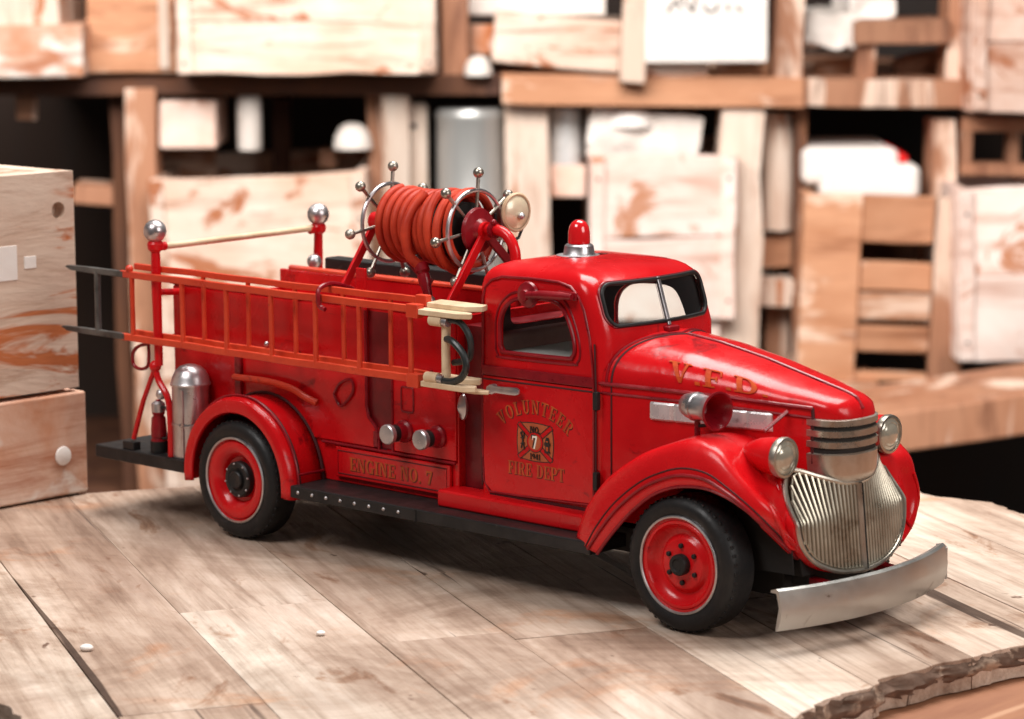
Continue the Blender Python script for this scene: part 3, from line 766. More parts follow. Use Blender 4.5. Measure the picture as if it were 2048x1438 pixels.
# horn on the fender
hc = Vector((21.6, -3.2, 7.36)); ax = Vector((.985, -.16, -.02)).normalized()
hn = MB().lathe([(0, -.75), (.2, -.72), (.36, -.55), (.44, -.3), (.46, -.1), (.49, -.08), (.49, .02), (.45, .04), (.42, .4), (.47, .7), (.60, .95), (.64, 1.0)], hc, ax, 40, False).build('horn', 'silver', truck)
MB().lathe([(.65, .97), (.66, 1.02), (.60, 1.03), (.5, .9), (.34, .6), (.26, .2), (0, .1)], hc, ax, 40, False).build('horn_mouth', 'red_trim', hn)
MB().tube([(21.6, -3.2, 6.9), (21.6, -3.2, 6.2)], .1, 10).build('horn_stem', 'red_trim', hn)
MB().tube(crom([(21.6, -3.2, 6.72), (21.9, -3.22, 6.76), (22.1, -3.25, 6.85)], 3), .06, 8).build('horn_stem', 'black', hn)

# ---------------- ladders
def ladder(y, x0, x1, zt, zb, rungs, r, label_tip):
    o = bpy.data.objects.new('ladder', None); C.objects.link(o); o.parent = truck
    # wavy hand made rails
    for z in (zt, zb):
        n = 24
        m = MB(); L = []
        for i in range(n+1):
            x = x0+(x1-x0)*i/n; dz = .010*sin(i*1.1+y)+.010*sin(i*.37)
            a, b = r*.8, r*1.15
            L.append([(x, y+a, z+dz-b), (x, y+a, z+dz+b), (x, y-a, z+dz+b), (x, y-a, z+dz-b)])
        m.loft(L)
        m.build('rail', 'ladder', o, .03)
    for x in rungs:
        k = random.uniform(-.03, .03)
        MB().tube([(x, y, zb), (x+k*.6, y, (zt+zb)/2), (x+k, y, zt)], r*.85, 10, radii=[r*.9, r*.8, r*.88]).build('rung', 'ladder', o)
    return o
zt_o, zb_o = 9.72, 7.22
lo_ = ladder(-4.64, -6.5, 9.95, zt_o, zb_o, [-5.85, -2.84, -.30, 2.25, 4.65, 6.98, 9.62], .115, 1)
li_ = ladder(-4.10, -6.3, 9.95, 9.98, 7.34, [-4.9, -2.2, .36, 3.0, 5.6, 8.05], .105, 0)
# dark extended tip of the outer ladder
tip = bpy.data.objects.new('ladder_extension', None); C.objects.link(tip); tip.parent = truck
for z, xa in ((zt_o-.0, -9.9), (zb_o+.02, -10.25)):
    for xx0, xx1, mm in ((xa+1.4, -6.3, 'gunmetal'),):
        MB().box(xx0, xx1, -4.74, -4.54, z-.12, z+.12).build('rail', mm, tip, .03)
    MB().prism([(xa+1.42, z-.12), (xa+1.42, z+.12), (xa+.1, z+.1), (xa-.05, z+.04), (xa+.3, z-.08)], 'y', -4.74, -4.54).build('rail_tip', 'gunmetal', tip, .02)
MB().tube([(-8.02, -4.64, zb_o), (-8.0, -4.64, zt_o)], .13, 10).build('rung', 'gunmetal', tip)
# end clamps
for z in (zt_o, zb_o):
    MB().box(9.55, 10.12, -4.84, -4.46, z-.28, z+.22).build('end_clamp', 'ladder', lo_, .04)
MB().box(9.45, 10.0, -4.25, -3.95, 9.8, 10.2).build('end_clamp', 'ladder', li_, .04)
MB().ball((-6.0, -4.64, 9.95), .16, 12, 8).build('knob', 'ladder', lo_)
# hooks holding the ladders to the body
for x in (5.0,):
    MB().tube(crom([(x-.05, -3.0, 9.9), (x-.05, -4.0, 10.2), (x, -4.72, 10.1), (x+.05, -4.86, 9.75), (x+.1, -4.82, 9.45), (x+.35, -4.8, 9.35)], 4), .09, 8).build('ladder_hook', 'red_trim', truck)
MB().box(5.35, 5.85, -3.25, -3.13, 9.2, 10.75).build('strap_tab', 'red', truck, .03)
for x in (-5.2, 2.0, 9.0):
    for z in (7.3,):
        MB().tube([(x, -2.95, z-.1), (x, -4.6, z-.1)], .09, 8).build('ladder_bracket', 'red_trim', truck)
    MB().tube([(x, -2.95, 9.3), (x, -4.4, 9.75)], .08, 8).build('ladder_bracket', 'red_trim', truck)
MB().ball((1.35, -4.1, 7.62), .1, 12, 8).build('bolt', 'silver', truck)

# cream boards, clamps and black hose ahead of the ladders
cr = bpy.data.objects.new('tool_rack', None); C.objects.link(cr); cr.parent = truck
def plank(y, x0, x1, z, w, t=.2):
    MB().prism([(x0, y-w/2), (x1-.35, y-w/2), (x1+.1, y), (x1-.1, y+w/2), (x0-.2, y+w/2)], 'z', z-t/2, z+t/2).build('cream_board', 'cream', cr, .03)
plank(-4.5, 10.1, 12.35, 9.68, .55); plank(-3.75, 10.0, 12.2, 9.86, .95)
plank(-4.5, 10.2, 12.55, 7.12, .55); plank(-3.8, 10.2, 12.1, 7.25, .6); plank(-4.1, 10.6, 12.8, 6.98, .5, .12)
MB().tube([(11.18, -4.45, 7.2), (11.16, -4.45, 8.4), (11.2, -4.45, 9.6)], .16, 12, radii=[.17, .155, .17]).build('handle', 'cream', cr)
for z, x in ((9.42, 10.85), (7.36, 10.6)):
    MB().tube([(x-.25, -4.6, z), (x+.35, -4.6, z)], .2, 12).build('clamp', 'cream', cr)
    MB().tube([(x+.35, -4.6, z), (x+.6, -4.6, z-.02)], .17, 12).build('ferrule', 'silver', cr)
MB().tube(crom([(11.45, -4.55, 9.5), (11.95, -4.5, 9.42), (12.25, -4.4, 9.0), (12.25, -4.3, 8.5), (12.0, -4.2, 8.1), (11.2, -4.1, 7.9)], 6), .12, 10).build('hose_loop', 'blackhose', cr)
MB().tube(crom([(11.25, -4.5, 8.8), (11.7, -4.6, 8.72), (12.15, -4.6, 8.35), (12.3, -4.6, 7.9), (12.05, -4.6, 7.5), (11.6, -4.6, 7.32), (11.1, -4.6, 7.3)], 6), .13, 10).build('hose_loop', 'blackhose', cr)

# ---------------- tail posts, cross rod, tools on the step
tf = bpy.data.objects.new('tail_rail', None); C.objects.link(tf); tf.parent = truck
for sy in (-1, 1):
    zl = 6.2 if sy < 0 else 8.6
    MB().tube([(-4.74, sy*4.30, zl), (-4.76, sy*4.32, 9.6), (-4.74, sy*4.34, 11.05)], .16, 12, radii=[.16, .2, .17]).build('post', 'red', tf)
    MB().lathe([(.2, 0), (.3, .1), (.32, .3), (.25, .42), (.18, .5)], (-4.74, sy*4.34, 10.7), (0, 0, 1), 24).build('collar', 'red', tf)
    MB().ball((-4.74, sy*4.34, 11.5), .45, 32, 18).build('ball', 'ball', tf)
MB().tube([(-4.74, -3.9, 10.87), (-4.74, 3.95, 10.95)], .13, 12).build('cross_rod', 'cream', tf)
for sy in (-1, 1):
    MB().tube([(-4.74, sy*4.34, 10.9), (-4.74, sy*3.85, 10.88)], .17, 12).build('collar', 'red', tf)
    MB().tube([(-4.74, sy*2.95, 9.0), (-4.75, sy*4.3, 9.1)], .14, 10).build('stay', 'red', tf)
MB().ball((3.35-7.9, 3.9, 9.6), .3, 16, 10).build('lamp_knob', 'silver', tf)
MB().ball((-4.95, -4.32, 6.15), .24, 16, 10).build('joint', 'red', tf)
MB().tube(crom([(-4.95, -4.32, 6.1), (-4.75, -4.32, 5.6), (-4.25, -4.32, 5.0), (-4.1, -4.32, 4.2), (-4.1, -4.32, 2.6)], 4), .13, 10).build('leg', 'red', tf)
MB().tube([(-4.98, -4.3, 6.1), (-5.75, -4.3, 4.7), (-6.4, -4.3, 3.1)], .10, 10).build('leg', 'red', tf)
MB().box(-6.9, -6.2, -4.5, -4.1, 2.64, 3.0).build('foot', 'black', tf, .06)
MB().tube(crom([(-5.35, -4.3, 7.0), (-5.95, -4.3, 6.85), (-6.3, -4.3, 6.55), (-6.3, -4.3, 6.1), (-5.9, -4.3, 5.95), (-5.45, -4.3, 6.1), (-5.35, -4.3, 6.6), (-5.35, -4.3, 7.0)], 4)[:-1], .07, 8, closed=True).build('ring_handle', 'red_trim', tf)
# small lantern
ln = MB().lathe([(.33, 0), (.33, .5), (.26, .6), (.22, 1.5), (.26, 1.55), (.24, 1.8), (.12, 1.95), (.1, 2.1)], (-5.2, -4.0, 2.66), (0, 0, 1), 24).build('lantern', 'red_trim', truck)
MB().lathe([(.31, .62), (.31, .9), (.28, 1.4)], (-5.2, -4.0, 2.66), (0, 0, 1), 24, False).build('sleeve', 'red_trim', ln)
MB().lathe([(.27, 1.62), (.27, 1.95), (.15, 2.05)], (-5.2, -4.0, 2.66), (0, 0, 1), 24).build('cap', 'silver', ln)
MB().ball((-5.0, -4.0, 5.0), .22, 16, 10).build('knob', 'silver', ln)
MB().lathe([(.35, 0), (.35, .45)], (-5.2, -4.0, 2.67), (0, 0, 1), 24).build('base', 'black', ln)
MB().tube(crom([(-5.0, -4.05, 4.45), (-4.7, -4.05, 4.5), (-4.45, -4.05, 4.2), (-4.45, -4.05, 3.6), (-4.65, -4.05, 3.3), (-4.95, -4.05, 3.25)], 4), .06, 8).build('bail', 'black', ln)
# extinguisher
ex = MB().lathe([(.72, 0), (.74, .05), (.74, 2.75), (.74, 2.85)], (-3.55, -3.72, 2.66), (0, 0, 1), 40).build('extinguisher', 'silver', truck)
MB().lathe([(.79, 2.83), (.80, 2.91), (.76, 2.97), (.72, 3.15), (.6, 3.4), (.42, 3.56), (.2, 3.64), (0, 3.66)], (-3.55, -3.72, 2.66), (0, 0, 1), 40).build('dome', 'silver', ex)
MB().lathe([(.76, 1.25), (.77, 1.28), (.77, 1.34), (.76, 1.37)], (-3.55, -3.72, 2.66), (0, 0, 1), 40, False).build('band', 'silver', ex)
MB().box(-3.35, -3.2, -4.46, -4.38, 2.7, 5.4).build('strap', 'silver', ex, .03)

# ---------------- hose reel
RY, RZ = -.8, 12.2
reel = bpy.data.objects.new('hose_reel', None); C.objects.link(reel); reel.parent = truck
MB().tube([(3.85, RY, RZ), (9.75, RY, RZ)], .34, 20).build('axle', 'red', reel)
MB().lathe([(.35, 0), (.85, .25), (1.0, .5)], (4.75, RY, RZ), (1, 0, 0), 28).build('drum_cone', 'red', reel)
MB().lathe([(1.0, 0), (1.0, 3.8)], (5.0, RY, RZ), (1, 0, 0), 32).build('drum', 'hollow', reel)  # near-black colour stands in for shade between the hose turns
MB().lathe([(.85, 0), (.8, .12), (.45, .2), (.34, .34)], (9.25, RY, RZ), (1, 0, 0), 36).build('hub_disc', 'red_trim', reel)
for k, x in enumerate((4.72, 9.15)):
    MB().tube([(x, RY+1.46*cos(2*pi*i/48), RZ+1.46*sin(2*pi*i/48)) for i in range(48)], .075, 8, closed=True).build('wheel_ring', 'silver', reel)
    for i in range(7):
        a = math.radians(-5+i*51.43)
        d = Vector((0, -sin(a), cos(a)))
        c = Vector((x, RY, RZ))
        m = MB().tube([c+d*.5, c+d*1.4, c+d*1.95], .07, 8, radii=[.05, .07, .07])
        m.ball(c+d*2.1, .2, 16, 10)
        m.build('spoke', 'pewter', reel)
# hose turns
pts = []
turns = 7.1; n = int(turns*40)
for i in range(n+1):
    a = 2*pi*i/40
    x = 5.38+i/40*.36
    r = 1.33-.12*sin(pi*min(1, i/n))
    pts.append((x, RY-r*sin(a), RZ+r*cos(a)))
MB().tube(pts, .165, 12).build('hose', 'hose', reel)
pts = []
for i in range(40*2+21):
    a = 2*pi*i/40+.6
    x = 8.05+i/40*.36+.12*sin(a)
    r = 1.42+.16*sin(a*.7+1)
    pts.append((x, RY-r*sin(a), RZ+r*cos(a)))
MB().tube(pts, .17, 10).build('hose', 'hose', reel)
# hose end dropping to the nozzle
MB().tube(crom([(7.25, RY-.7, RZ+1.3), (7.15, RY-1.25, RZ+.7), (7.1, RY-1.55, RZ), (7.2, RY-1.5, RZ-.9), (7.45, -1.9, RZ-1.4)], 6), .19, 12).build('hose_end', 'hose', reel)
nz = MB().lathe([(.22, 0), (.28, .05), (.28, .3), (.2, .4), (.24, .45), (.24, .75), (.19, .9), (.15, 1.35)], (7.42, -1.9, 10.95), (.42, -.1, -1), 20).build('nozzle', 'red_trim', reel)
MB().lathe([(.16, 1.3), (.22, 1.4), (.2, 1.65), (.1, 1.7)], (7.42, -1.9, 10.95), (.42, -.1, -1), 20).build('nozzle_tip', 'silver', reel)
MB().ball((7.05, -1.7, 11.1), .16, 14, 8).build('coupling', 'silver', reel)
# struts
for x in (3.95, 9.62):
    for sy, yf in ((-1, -2.95), (1, 1.9)):
        MB().bar((x, RY, RZ-.05), (x+(.12 if x > 5 else .2), yf, 9.55), .34, .14, up=(1, 0, 0)).build('strut', 'red' if sy < 0 else 'red_dark', reel, .03)  # far struts get a darker red that carries their shade
MB().tube(crom([(9.7, RY, RZ+.05), (10.25, RY, RZ+.08), (10.75, RY, RZ-.1), (11.1, RY, RZ-.6), (11.15, RY, RZ-1.3), (11.15, RY, RZ-2.6)], 5), .2, 14).build('feed_pipe', 'red', reel)
MB().lathe([(.3, 0), (.3, .18)], (10.0, RY, RZ+.06), (1, 0, 0), 16).build('pipe_collar', 'red_trim', reel)
MB().ball((10.15, RY-.1, RZ+.36), .12, 12, 8).build('pipe_bolt', 'red_trim', reel)

# searchlight on the far side
SLc = Vector((9.35, 1.15, 12.72)); ax = Vector((1, -.05, .0)).normalized()
sl = MB().lathe([(0, -.85), (.3, -.82), (.5, -.7), (.6, -.5), (.64, 0)], SLc, ax, 40).build('searchlight', 'pewter', truck)
MB().lathe([(.62, -.08), (.72, -.04), (.74, .04), (.68, .1), (.62, .08)], SLc, ax, 40, False).build('bezel', 'cream', sl)
MB().lathe([(.64, .04), (.5, .14), (.25, .2), (0, .22)], SLc, ax, 40).build('lens', 'creamlens', sl)
MB().ball(SLc+ax*.3+Vector((0, .0, -.12)), .13, 14, 8).build('lens_boss', 'silver', sl)
m = MB(); m.tube([SLc+Vector((-.3, sy_*.78*1, dz)) for sy_, dz in ((-1, 0), (-1, -.5), (-.6, -1.0), (0, -1.15), (.6, -1.0), (1, -.5), (1, 0))], .06, 8)
m.tube([SLc+Vector((-.3, 0, -1.15)), SLc+Vector((-.3, 0, -3.0))], .1, 8); m.build('bracket', 'black', sl)

# ---------------- lettering
def arc(cx, cy, rx, ry, a0, a1, tx, ty, n=10):
    """band between outer ellipse and inner ellipse: list of quads"""
    q = []
    for i in range(n):
        a, b = math.radians(a0+(a1-a0)*i/n), math.radians(a0+(a1-a0)*(i+1)/n)
        q.append([(cx+rx*cos(a), cy+ry*sin(a)), (cx+rx*cos(b), cy+ry*sin(b)), (cx+(rx-tx)*cos(b), cy+(ry-ty)*sin(b)), (cx+(rx-tx)*cos(a), cy+(ry-ty)*sin(a))])
    return q
def R(x0, y0, x1, y1): return [(x0, y0), (x1, y0), (x1, y1), (x0, y1)]
T_, t_ = .2, .09
def serif(x, y, w=.34, up=True): return R(x-w/2, y if not up else y-.0, x+w/2, y+.08)
G = {
 'V': (.86, [[(.10, 1), (.32, 1), (.50, .0), (.40, .0)], [(.66, 1), (.76, 1), (.50, .0), (.42, .0)], R(0, .93, .40, 1), R(.56, .93, .86, 1)]),
 'O': (.84, arc(.42, .5, .42, .52, 0, 360, T_, .09, 28)),
 'L': (.72, [R(.1, 0, .30, 1), R(0, .93, .42, 1), R(0, 0, .72, .09), [(.62, .09), (.72, .09), (.72, .34), (.66, .34)]]),
 'U': (.84, [R(.1, .3, .30, 1), R(0, .93, .4, 1), R(.64, .3, .74, 1), R(.52, .93, .84, 1)]+arc(.42, .32, .32, .34, 180, 360, .15, .1, 12)),
 'N': (.88, [R(.08, 0, .17, 1), R(.68, 0, .78, 1), [(.08, 1), (.32, 1), (.78, 0), (.62, 0)], R(0, 0, .28, .07), R(.56, .93, .88, 1), R(0, .93, .2, 1)]),
 'T': (.78, [R(.29, 0, .49, 1), R(0, .91, .78, 1), R(.18, 0, .60, .07), [(0, .91), (.07, .91), (.03, .68), (0, .68)], [(.71, .91), (.78, .91), (.78, .68), (.75, .68)]]),
 'E': (.74, [R(.1, 0, .30, 1), R(0, .92, .72, 1), R(0, 0, .74, .08), R(.3, .46, .52, .54), R(.50, .36, .56, .64), [(.64, .92), (.72, .92), (.72, .7), (.68, .7)], [(.64, .08), (.74, .08), (.74, .32), (.7, .32)]]),
 'R': (.86, [R(.1, 0, .30, 1), R(0, .93, .46, 1), R(0, 0, .40, .07), [(.40, .47), (.56, .5), (.80, 0), (.60, 0)], R(.58, 0, .88, .07), R(.28, .46, .48, .53)]+arc(.46, .73, .32, .27, -90, 90, .18, .08, 12)),
 'F': (.70, [R(.1, 0, .30, 1), R(0, .92, .70, 1), R(0, 0, .42, .07), R(.3, .46, .50, .54), R(.48, .36, .54, .64), [(.62, .92), (.70, .92), (.70, .68), (.66, .68)]]),
 'I': (.40, [R(.1, 0, .30, 1), R(0, .93, .40, 1), R(0, 0, .40, .07)]),
 'D': (.86, [R(.1, 0, .30, 1), R(0, .92, .42, 1), R(0, 0, .42, .08)]+arc(.42, .5, .42, .5, -90, 90, .2, .09, 16)),
 'P': (.80, [R(.1, 0, .30, 1), R(0, .93, .46, 1), R(0, 0, .42, .07), R(.28, .42, .46, .49)]+arc(.46, .71, .34, .29, -90, 90, .19, .08, 12)),
 'G': (.88, arc(.44, .5, .44, .52, 50, 310, T_, .09, 22)+[R(.62, .0, .80, .42), R(.52, .38, .88, .46), R(.70, .68, .76, 1)]),
 'S': (.7, arc(.35, .74, .33, .27, 20, 270, .16, .1, 14)+arc(.35, .27, .33, .27, -160, 90, .16, .1, 14)),
 '.': (.24, [R(.05, 0, .22, .17)]),
 ' ': (.40, []),
 '7': (.66, [R(.02, .84, .64, 1), [(.46, .86), (.64, .86), (.36, 0), (.16, 0)], R(.02, .66, .10, .86)]),
 '1': (.44, [R(.14, 0, .32, 1), R(0, 0, .46, .08), [(.0, .8), (.14, .95), (.14, .82)]]),
 '9': (.66, arc(.33, .68, .33, .32, 0, 360, .16, .1, 20)+arc(.22, .5, .42, .5, -60, 20, .16, .1, 10)),
 '4': (.70, [R(.38, 0, .56, 1), R(0, .24, .70, .34), [(.38, 1), (.42, .9), (.12, .3), (0, .3)]]),
}
def layout(text, h, sx=1., gap=.12):
    """-> list of (quad points in cm), total width; origin left baseline"""
    x = 0; out = []
    for ch in text:
        w, polys = G[ch]
        for p in polys: out.append([((x+a*sx)*h, b*h) for a, b in p])
        x += (w+gap)*sx
    return out, (x-gap*sx)*h
def letters(polys, fn, name, material, parent, thick=.012):
    m = MB()
    for k, p in enumerate(polys):
        area = sum(a[0]*b[1]-b[0]*a[1] for a, b in zip(p, p[1:]+p[:1]))
        if area < 0: p = p[::-1]
        e = thick + (k % 5)*.0006
        n = len(p)
        top = [fn(a, b, e) for a, b in p]; bot = [fn(a, b, -.01) for a, b in p]
        m.add(top+bot, [tuple(range(n))]+[(i, i+n, (i+1) % n+n, (i+1) % n) for i in range(n)])
    me = bpy.data.meshes.new(name)
    org = Vector(truck.location)/S
    me.from_pydata([tuple((Vector(v)-org)*S) for v in m.v], [], m.f)
    me.materials.append(MATS[material])
    o = bpy.data.objects.new(name, me); C.objects.link(o); o.parent = parent
    return o
near_door = next(o for o in truck.children if o.name.startswith('door') and o.data and min(v.co.y for v in o.data.vertices) < 0)
YD = -W-.05
def door_fn(cx, cz): return lambda a, b, e: (cx+a, YD-e, cz+b)
def arc_fn(cx, cz, rad, tot):
    # baseline along an arc bulging upwards
    def f(a, b, e):
        t = (a-tot/2)/rad
        return (cx+(rad+b)*sin(t), YD-e, cz+(rad+b)*cos(t)-rad)
    return f
def shifted(polys, dx, dy): return [[(a+dx, b+dy) for a, b in p] for p in polys]
# VOLUNTEER, arched
P, tw = layout('VOLUNTEER', .48, .76, .26)
fn = arc_fn(14.22, 6.28, 2.35, tw)
letters(shifted(P, .025, -.03), lambda a, b, e, f=fn: f(a, b, e*.4), 'lettering_outline', 'groove', near_door)  # dark offset copy printed as a drop outline
letters(P, fn, 'lettering', 'gold', near_door)
P, tw = layout('FIRE DEPT', .46, .80, .12)
fn = door_fn(14.27-tw/2, 4.02)
letters(shifted(P, .025, -.025), lambda a, b, e, f=fn: f(a, b, e*.4), 'lettering_outline', 'groove', near_door)
letters(P, fn, 'lettering', 'gold', near_door)
P, tw = layout('ENGINE NO. 7', .50, .96, .10)
def plate_fn(a, b, e): return (6.9-tw/2+a, -by-.17-e, 3.05+b)
letters(shifted(P, .03, -.03), lambda a, b, e: plate_fn(a, b, e*.4), 'lettering_outline', 'groove', body)
letters(P, plate_fn, 'lettering', 'gold', body)
# V.F.D. on the hood
P, tw = layout('V.F.D.', 1.0, 1.0, .10)
def hood_fn(a, b, e):
    x = 19.72+a*3.75/tw-b*.25; ph = .19+b*.47
    return hood_pt(x, -cos(ph)**(2/2.3), e+.022)
def subdiv(polys):
    out = []
    for p in polys:
        if len(p) != 4: out.append(p); continue
        n = 4; m_ = 4
        A, B, Cc, D = [Vector((*q, 0)) for q in p]
        def g(s, t): v = A.lerp(B, s).lerp(D.lerp(Cc, s), t); return (v.x, v.y)
        for i in range(n):
            for j in range(m_):
                out.append([g(i/n, j/m_), g((i+1)/n, j/m_), g((i+1)/n, (j+1)/m_), g(i/n, (j+1)/m_)])
    return out
letters(subdiv(P), hood_fn, 'lettering', 'goldbright', hood, .02)
# emblem
ec = (14.24, 5.27)
def emb(k=1.):
    pts = []
    for q in range(4):
        a0 = q*90+45
        for i in range(12):
            t = i/12
            ang = math.radians(a0-45+90*t-0)
            # side running from corner to corner, slightly bulged
        # corners
    cs = [(-.80, .66), (.80, .60), (.84, -.68), (-.78, -.60)]
    cs = [(-.80, .66), (.80, .66), (.80, -.66), (-.80, -.66)]
    for a, b in zip(cs, cs[1:]+cs[:1]):
        a = Vector(a); b = Vector(b); nrm = Vector((-(b-a).y, (b-a).x)).normalized()
        if nrm.dot((a+b)/2) < 0: nrm = -nrm
        for i in range(10):
            t = i/10; p = a.lerp(b, t)+nrm*.07*sin(pi*t); pts.append((p.x*k, p.y*k))
    return pts
def disc(cx, cy, rx, ry, n=32): return [(cx+rx*cos(2*pi*i/n), cy+ry*sin(2*pi*i/n)) for i in range(n)]
def flat(polys, lvl, name, material, par=near_door):
    return letters(polys, lambda a, b, e: (ec[0]+a*.98, YD-lvl-(e-.012), ec[1]+b*.92), name, material, par)
emblem = flat([emb(1.04)], .004, 'emblem', 'ink')
flat([emb(.99)], .009, 'emblem_field', 'orange_paint')
def strip(a, b, w):
    a = Vector(a); b = Vector(b); n = Vector((-(b-a).y, (b-a).x)).normalized()*w
    return [tuple(a-n), tuple(b-n), tuple(b+n), tuple(a+n)]
flat([strip((-.78, .64), (.78, -.64), .075), strip((-.78, -.64), (.78, .64), .075)], .014, 'emblem_stripes', 'red')
flat([strip((sx*.80+o1, .66*sz-o2), (sx*.22+o1, sz*.18-o2), .014) for sx in (-1, 1) for sz in (-1, 1) for o1, o2 in ((.07, -.07*sx*sz*-1), (-.07, .07*sx*sz*-1))], .019, 'emblem_lines', 'ink')
flat([disc(0, 0, .40, .40)], .024, 'emblem_ring', 'ink')
flat([disc(0, 0, .375, .375)], .029, 'emblem_ring', 'red')
flat([disc(0, 0, .30, .30)], .034, 'emblem_disc', 'orange_paint')
P, tw = layout('7', .50, .75); P = [[(a-tw/2, b-.25) for a, b in p] for p in P]
flat(shifted(P, -.06, .04), .039, 'emblem_number', 'ink'); flat(P, .044, 'emblem_number', 'white_ink')
P, tw = layout('NO.', .24, .95, .1); flat([[(a-tw/2+.02, b+.36+.0) for a, b in p] for p in P], .049, 'emblem_letters', 'ink')
P, tw = layout('1941', .22, .85, .14); flat([[(a-tw/2+.02, b-.66) for a, b in p] for p in P], .049, 'emblem_letters', 'ink')
# ladder and hook device on the left, hydrant on the right
flat([strip((-.66, .32), (-.50, -.34), .022), strip((-.50, .34), (-.66, -.30), .022), strip((-.68, .1), (-.48, .14), .02), strip((-.68, -.12), (-.48, -.08), .02)]
     + [[(a*.5-.60, b*.5+.28) for a, b in p] for p in arc(0, 0, .2, .16, 0, 270, .06, .06, 8)], .049, 'emblem_tools', 'ink')
flat([R(.52, -.30, .70, .14), R(.48, -.34, .74, -.28), R(.47, -.06, .75, .06), [(.52, .14), (.70, .14), (.66, .26), (.56, .26)]], .049, 'emblem_hydrant', 'ink')
flat([R(.56, -.26, .66, -.10), R(.56, .08, .66, .12)], .054, 'emblem_hydrant', 'gold')

# ================================================================== TABLE
table = empty('wooden_table', (10, 0, 0), 'rough pale plank table top with a broken dark bark edge carrying the model truck', 'table')
def clip(poly, n, d, keep):
    out = []
    for a, b in zip(poly, poly[1:]+poly[:1]):
        da = (a[0]*n[0]+a[1]*n[1]-d)*keep; db = (b[0]*n[0]+b[1]*n[1]-d)*keep
        if da >= 0: out.append(a)
        if (da >= 0) != (db >= 0):
            t = da/(da-db); out.append((a[0]+(b[0]-a[0])*t, a[1]+(b[1]-a[1])*t))
    return out
raw = [(-26, -14), (-26, -3), (-11.6, -3), (-9.4, 1), (-6, 8), (2, 15.5), (9, 19.3), (14, 20.2), (17.5, 20.3), (20.5, 19.4), (24.5, 16.6), (28, 12.5), (30.6, 8), (31.4, 2), (30.6, -2), (30.4, -6), (30.9, -11), (31.5, -20), (31, -33), (25, -30), (14.4, -25.5), (11.5, -24.5), (-6, -19.6)]
outline = []
for a, b in zip(raw, raw[1:]+raw[:1]):
    L = math.dist(a, b); n = max(1, int(L/.3))
    for i in range(n):
        x = a[0]+(b[0]-a[0])*i/n; y = a[1]+(b[1]-a[1])*i/n
        k = .42*noise.noise(Vector((x*.55, y*.55, 3)))+.22*noise.noise(Vector((x*1.7, y*1.7, 9)))
        if x > 5 or y < -15: outline.append((x+k, y+k))
        else: outline.append((x, y))
ang = math.radians(-28)
dv = (cos(ang), sin(ang)); nv = (-dv[1], dv[0])
offs = [-40, -22.2, -17.6, -13.2, -8.7, -3.4, .9, 5.6, 9.4, 13.9, 18.4, 22.8, 27.2, 45]
prng = random.Random(3)
cuts_t = {}
for k, (d0, d1) in enumerate(zip(offs, offs[1:])):
    P = clip(clip(outline, nv, d0+.015, 1), nv, d1-.015, -1)
    if len(P) < 3: continue
    js = [-60]+sorted(prng.uniform(-25, 35) for _ in range(1 if k % 2 else 2))+[80]
    for j0, j1 in zip(js, js[1:]):
        Q = clip(clip(P, dv, j0+.012, 1), dv, j1-.012, -1)
        Q = [q for i, q in enumerate(Q) if math.dist(q, Q[i-1]) > .04]
        if len(Q) < 3: continue
        ar = abs(sum(a[0]*b[1]-b[0]*a[1] for a, b in zip(Q, Q[1:]+Q[:1])))/2
        if ar < .3: continue
        zt = -prng.uniform(0, .03)
        m = MB(); m.prism(Q, 'z', -1.1, zt)
        o = m.build('plank', 'table', table, .035, smooth=30)
MB().prism([(x*.985, y*.985) for x, y in outline[::2]], 'z', -1.14, -.9).build('underside', 'hollow', table)
# bark along the front edge
loops = []
edge = [p for p in outline if p[0] > 16 and not (p[1] > 19.0 and p[0] < 22)]
edge = [p for p in edge if p[0] > 23 or p[1] > 10]
edge.sort(key=lambda p: p[1])
edge = [p for p in edge if p[1] > -31]
m = MB(); L = []
for i, (x, y) in enumerate(edge):
    ring = []
    for j in range(7):
        t = j/6
        q = Vector((x, y, t*3))
        out_ = .08+.26*sin(pi*t)**.8*(.4+1.1*abs(noise.noise(q*.9)))+.16*noise.noise(q*2.3)+.10*noise.noise(q*6.1)
        top = -.10+.10*noise.noise(Vector((x, y, 7))*1.3)
        z = top-t*(.75+.35*noise.noise(Vector((x*.7, y*.7, 1))))
        ring.append((x+out_-.12, y, z))
    ring.append((x-1.0, y, ring[-1][2])); ring.append((x-1.0, y, ring[0][2]-.25))
    L.append(ring)
m.loft(L, True, True); m.build('bark_edge', 'bark', table, smooth=60)
# lower board jutting out below the edge
MB().box(18, 60, -48, 45, -3.2, -1.15).build('lower_board', 'apron', table, .15)
MB().tube([(2, -10, -5.5), (2, -10, -70)], 3.2, 16).build('leg', 'timberdark', table)
MB().tube([(14, 8, -5.5), (14, 8, -70)], 3.2, 16).build('leg', 'timberdark', table)
# pale chips and pebbles on the planks
def chip(x, y, r, label, i):
    m = MB(); m.ball((x, y, r*.35), r, 14, 8)
    for v in m.v:
        v.z = (v.z-r*.35)*.6+r*.45; k = 1+.25*noise.noise(v*3+Vector((i, 0, 0))); v.x = x+(v.x-x)*k; v.y = y+(v.y-y)*k
    o = m.build('pebble', 'bright', None, loc=(x, y, 0)); tag(o, label, 'pebble', 'pale pebbles lying on the table')

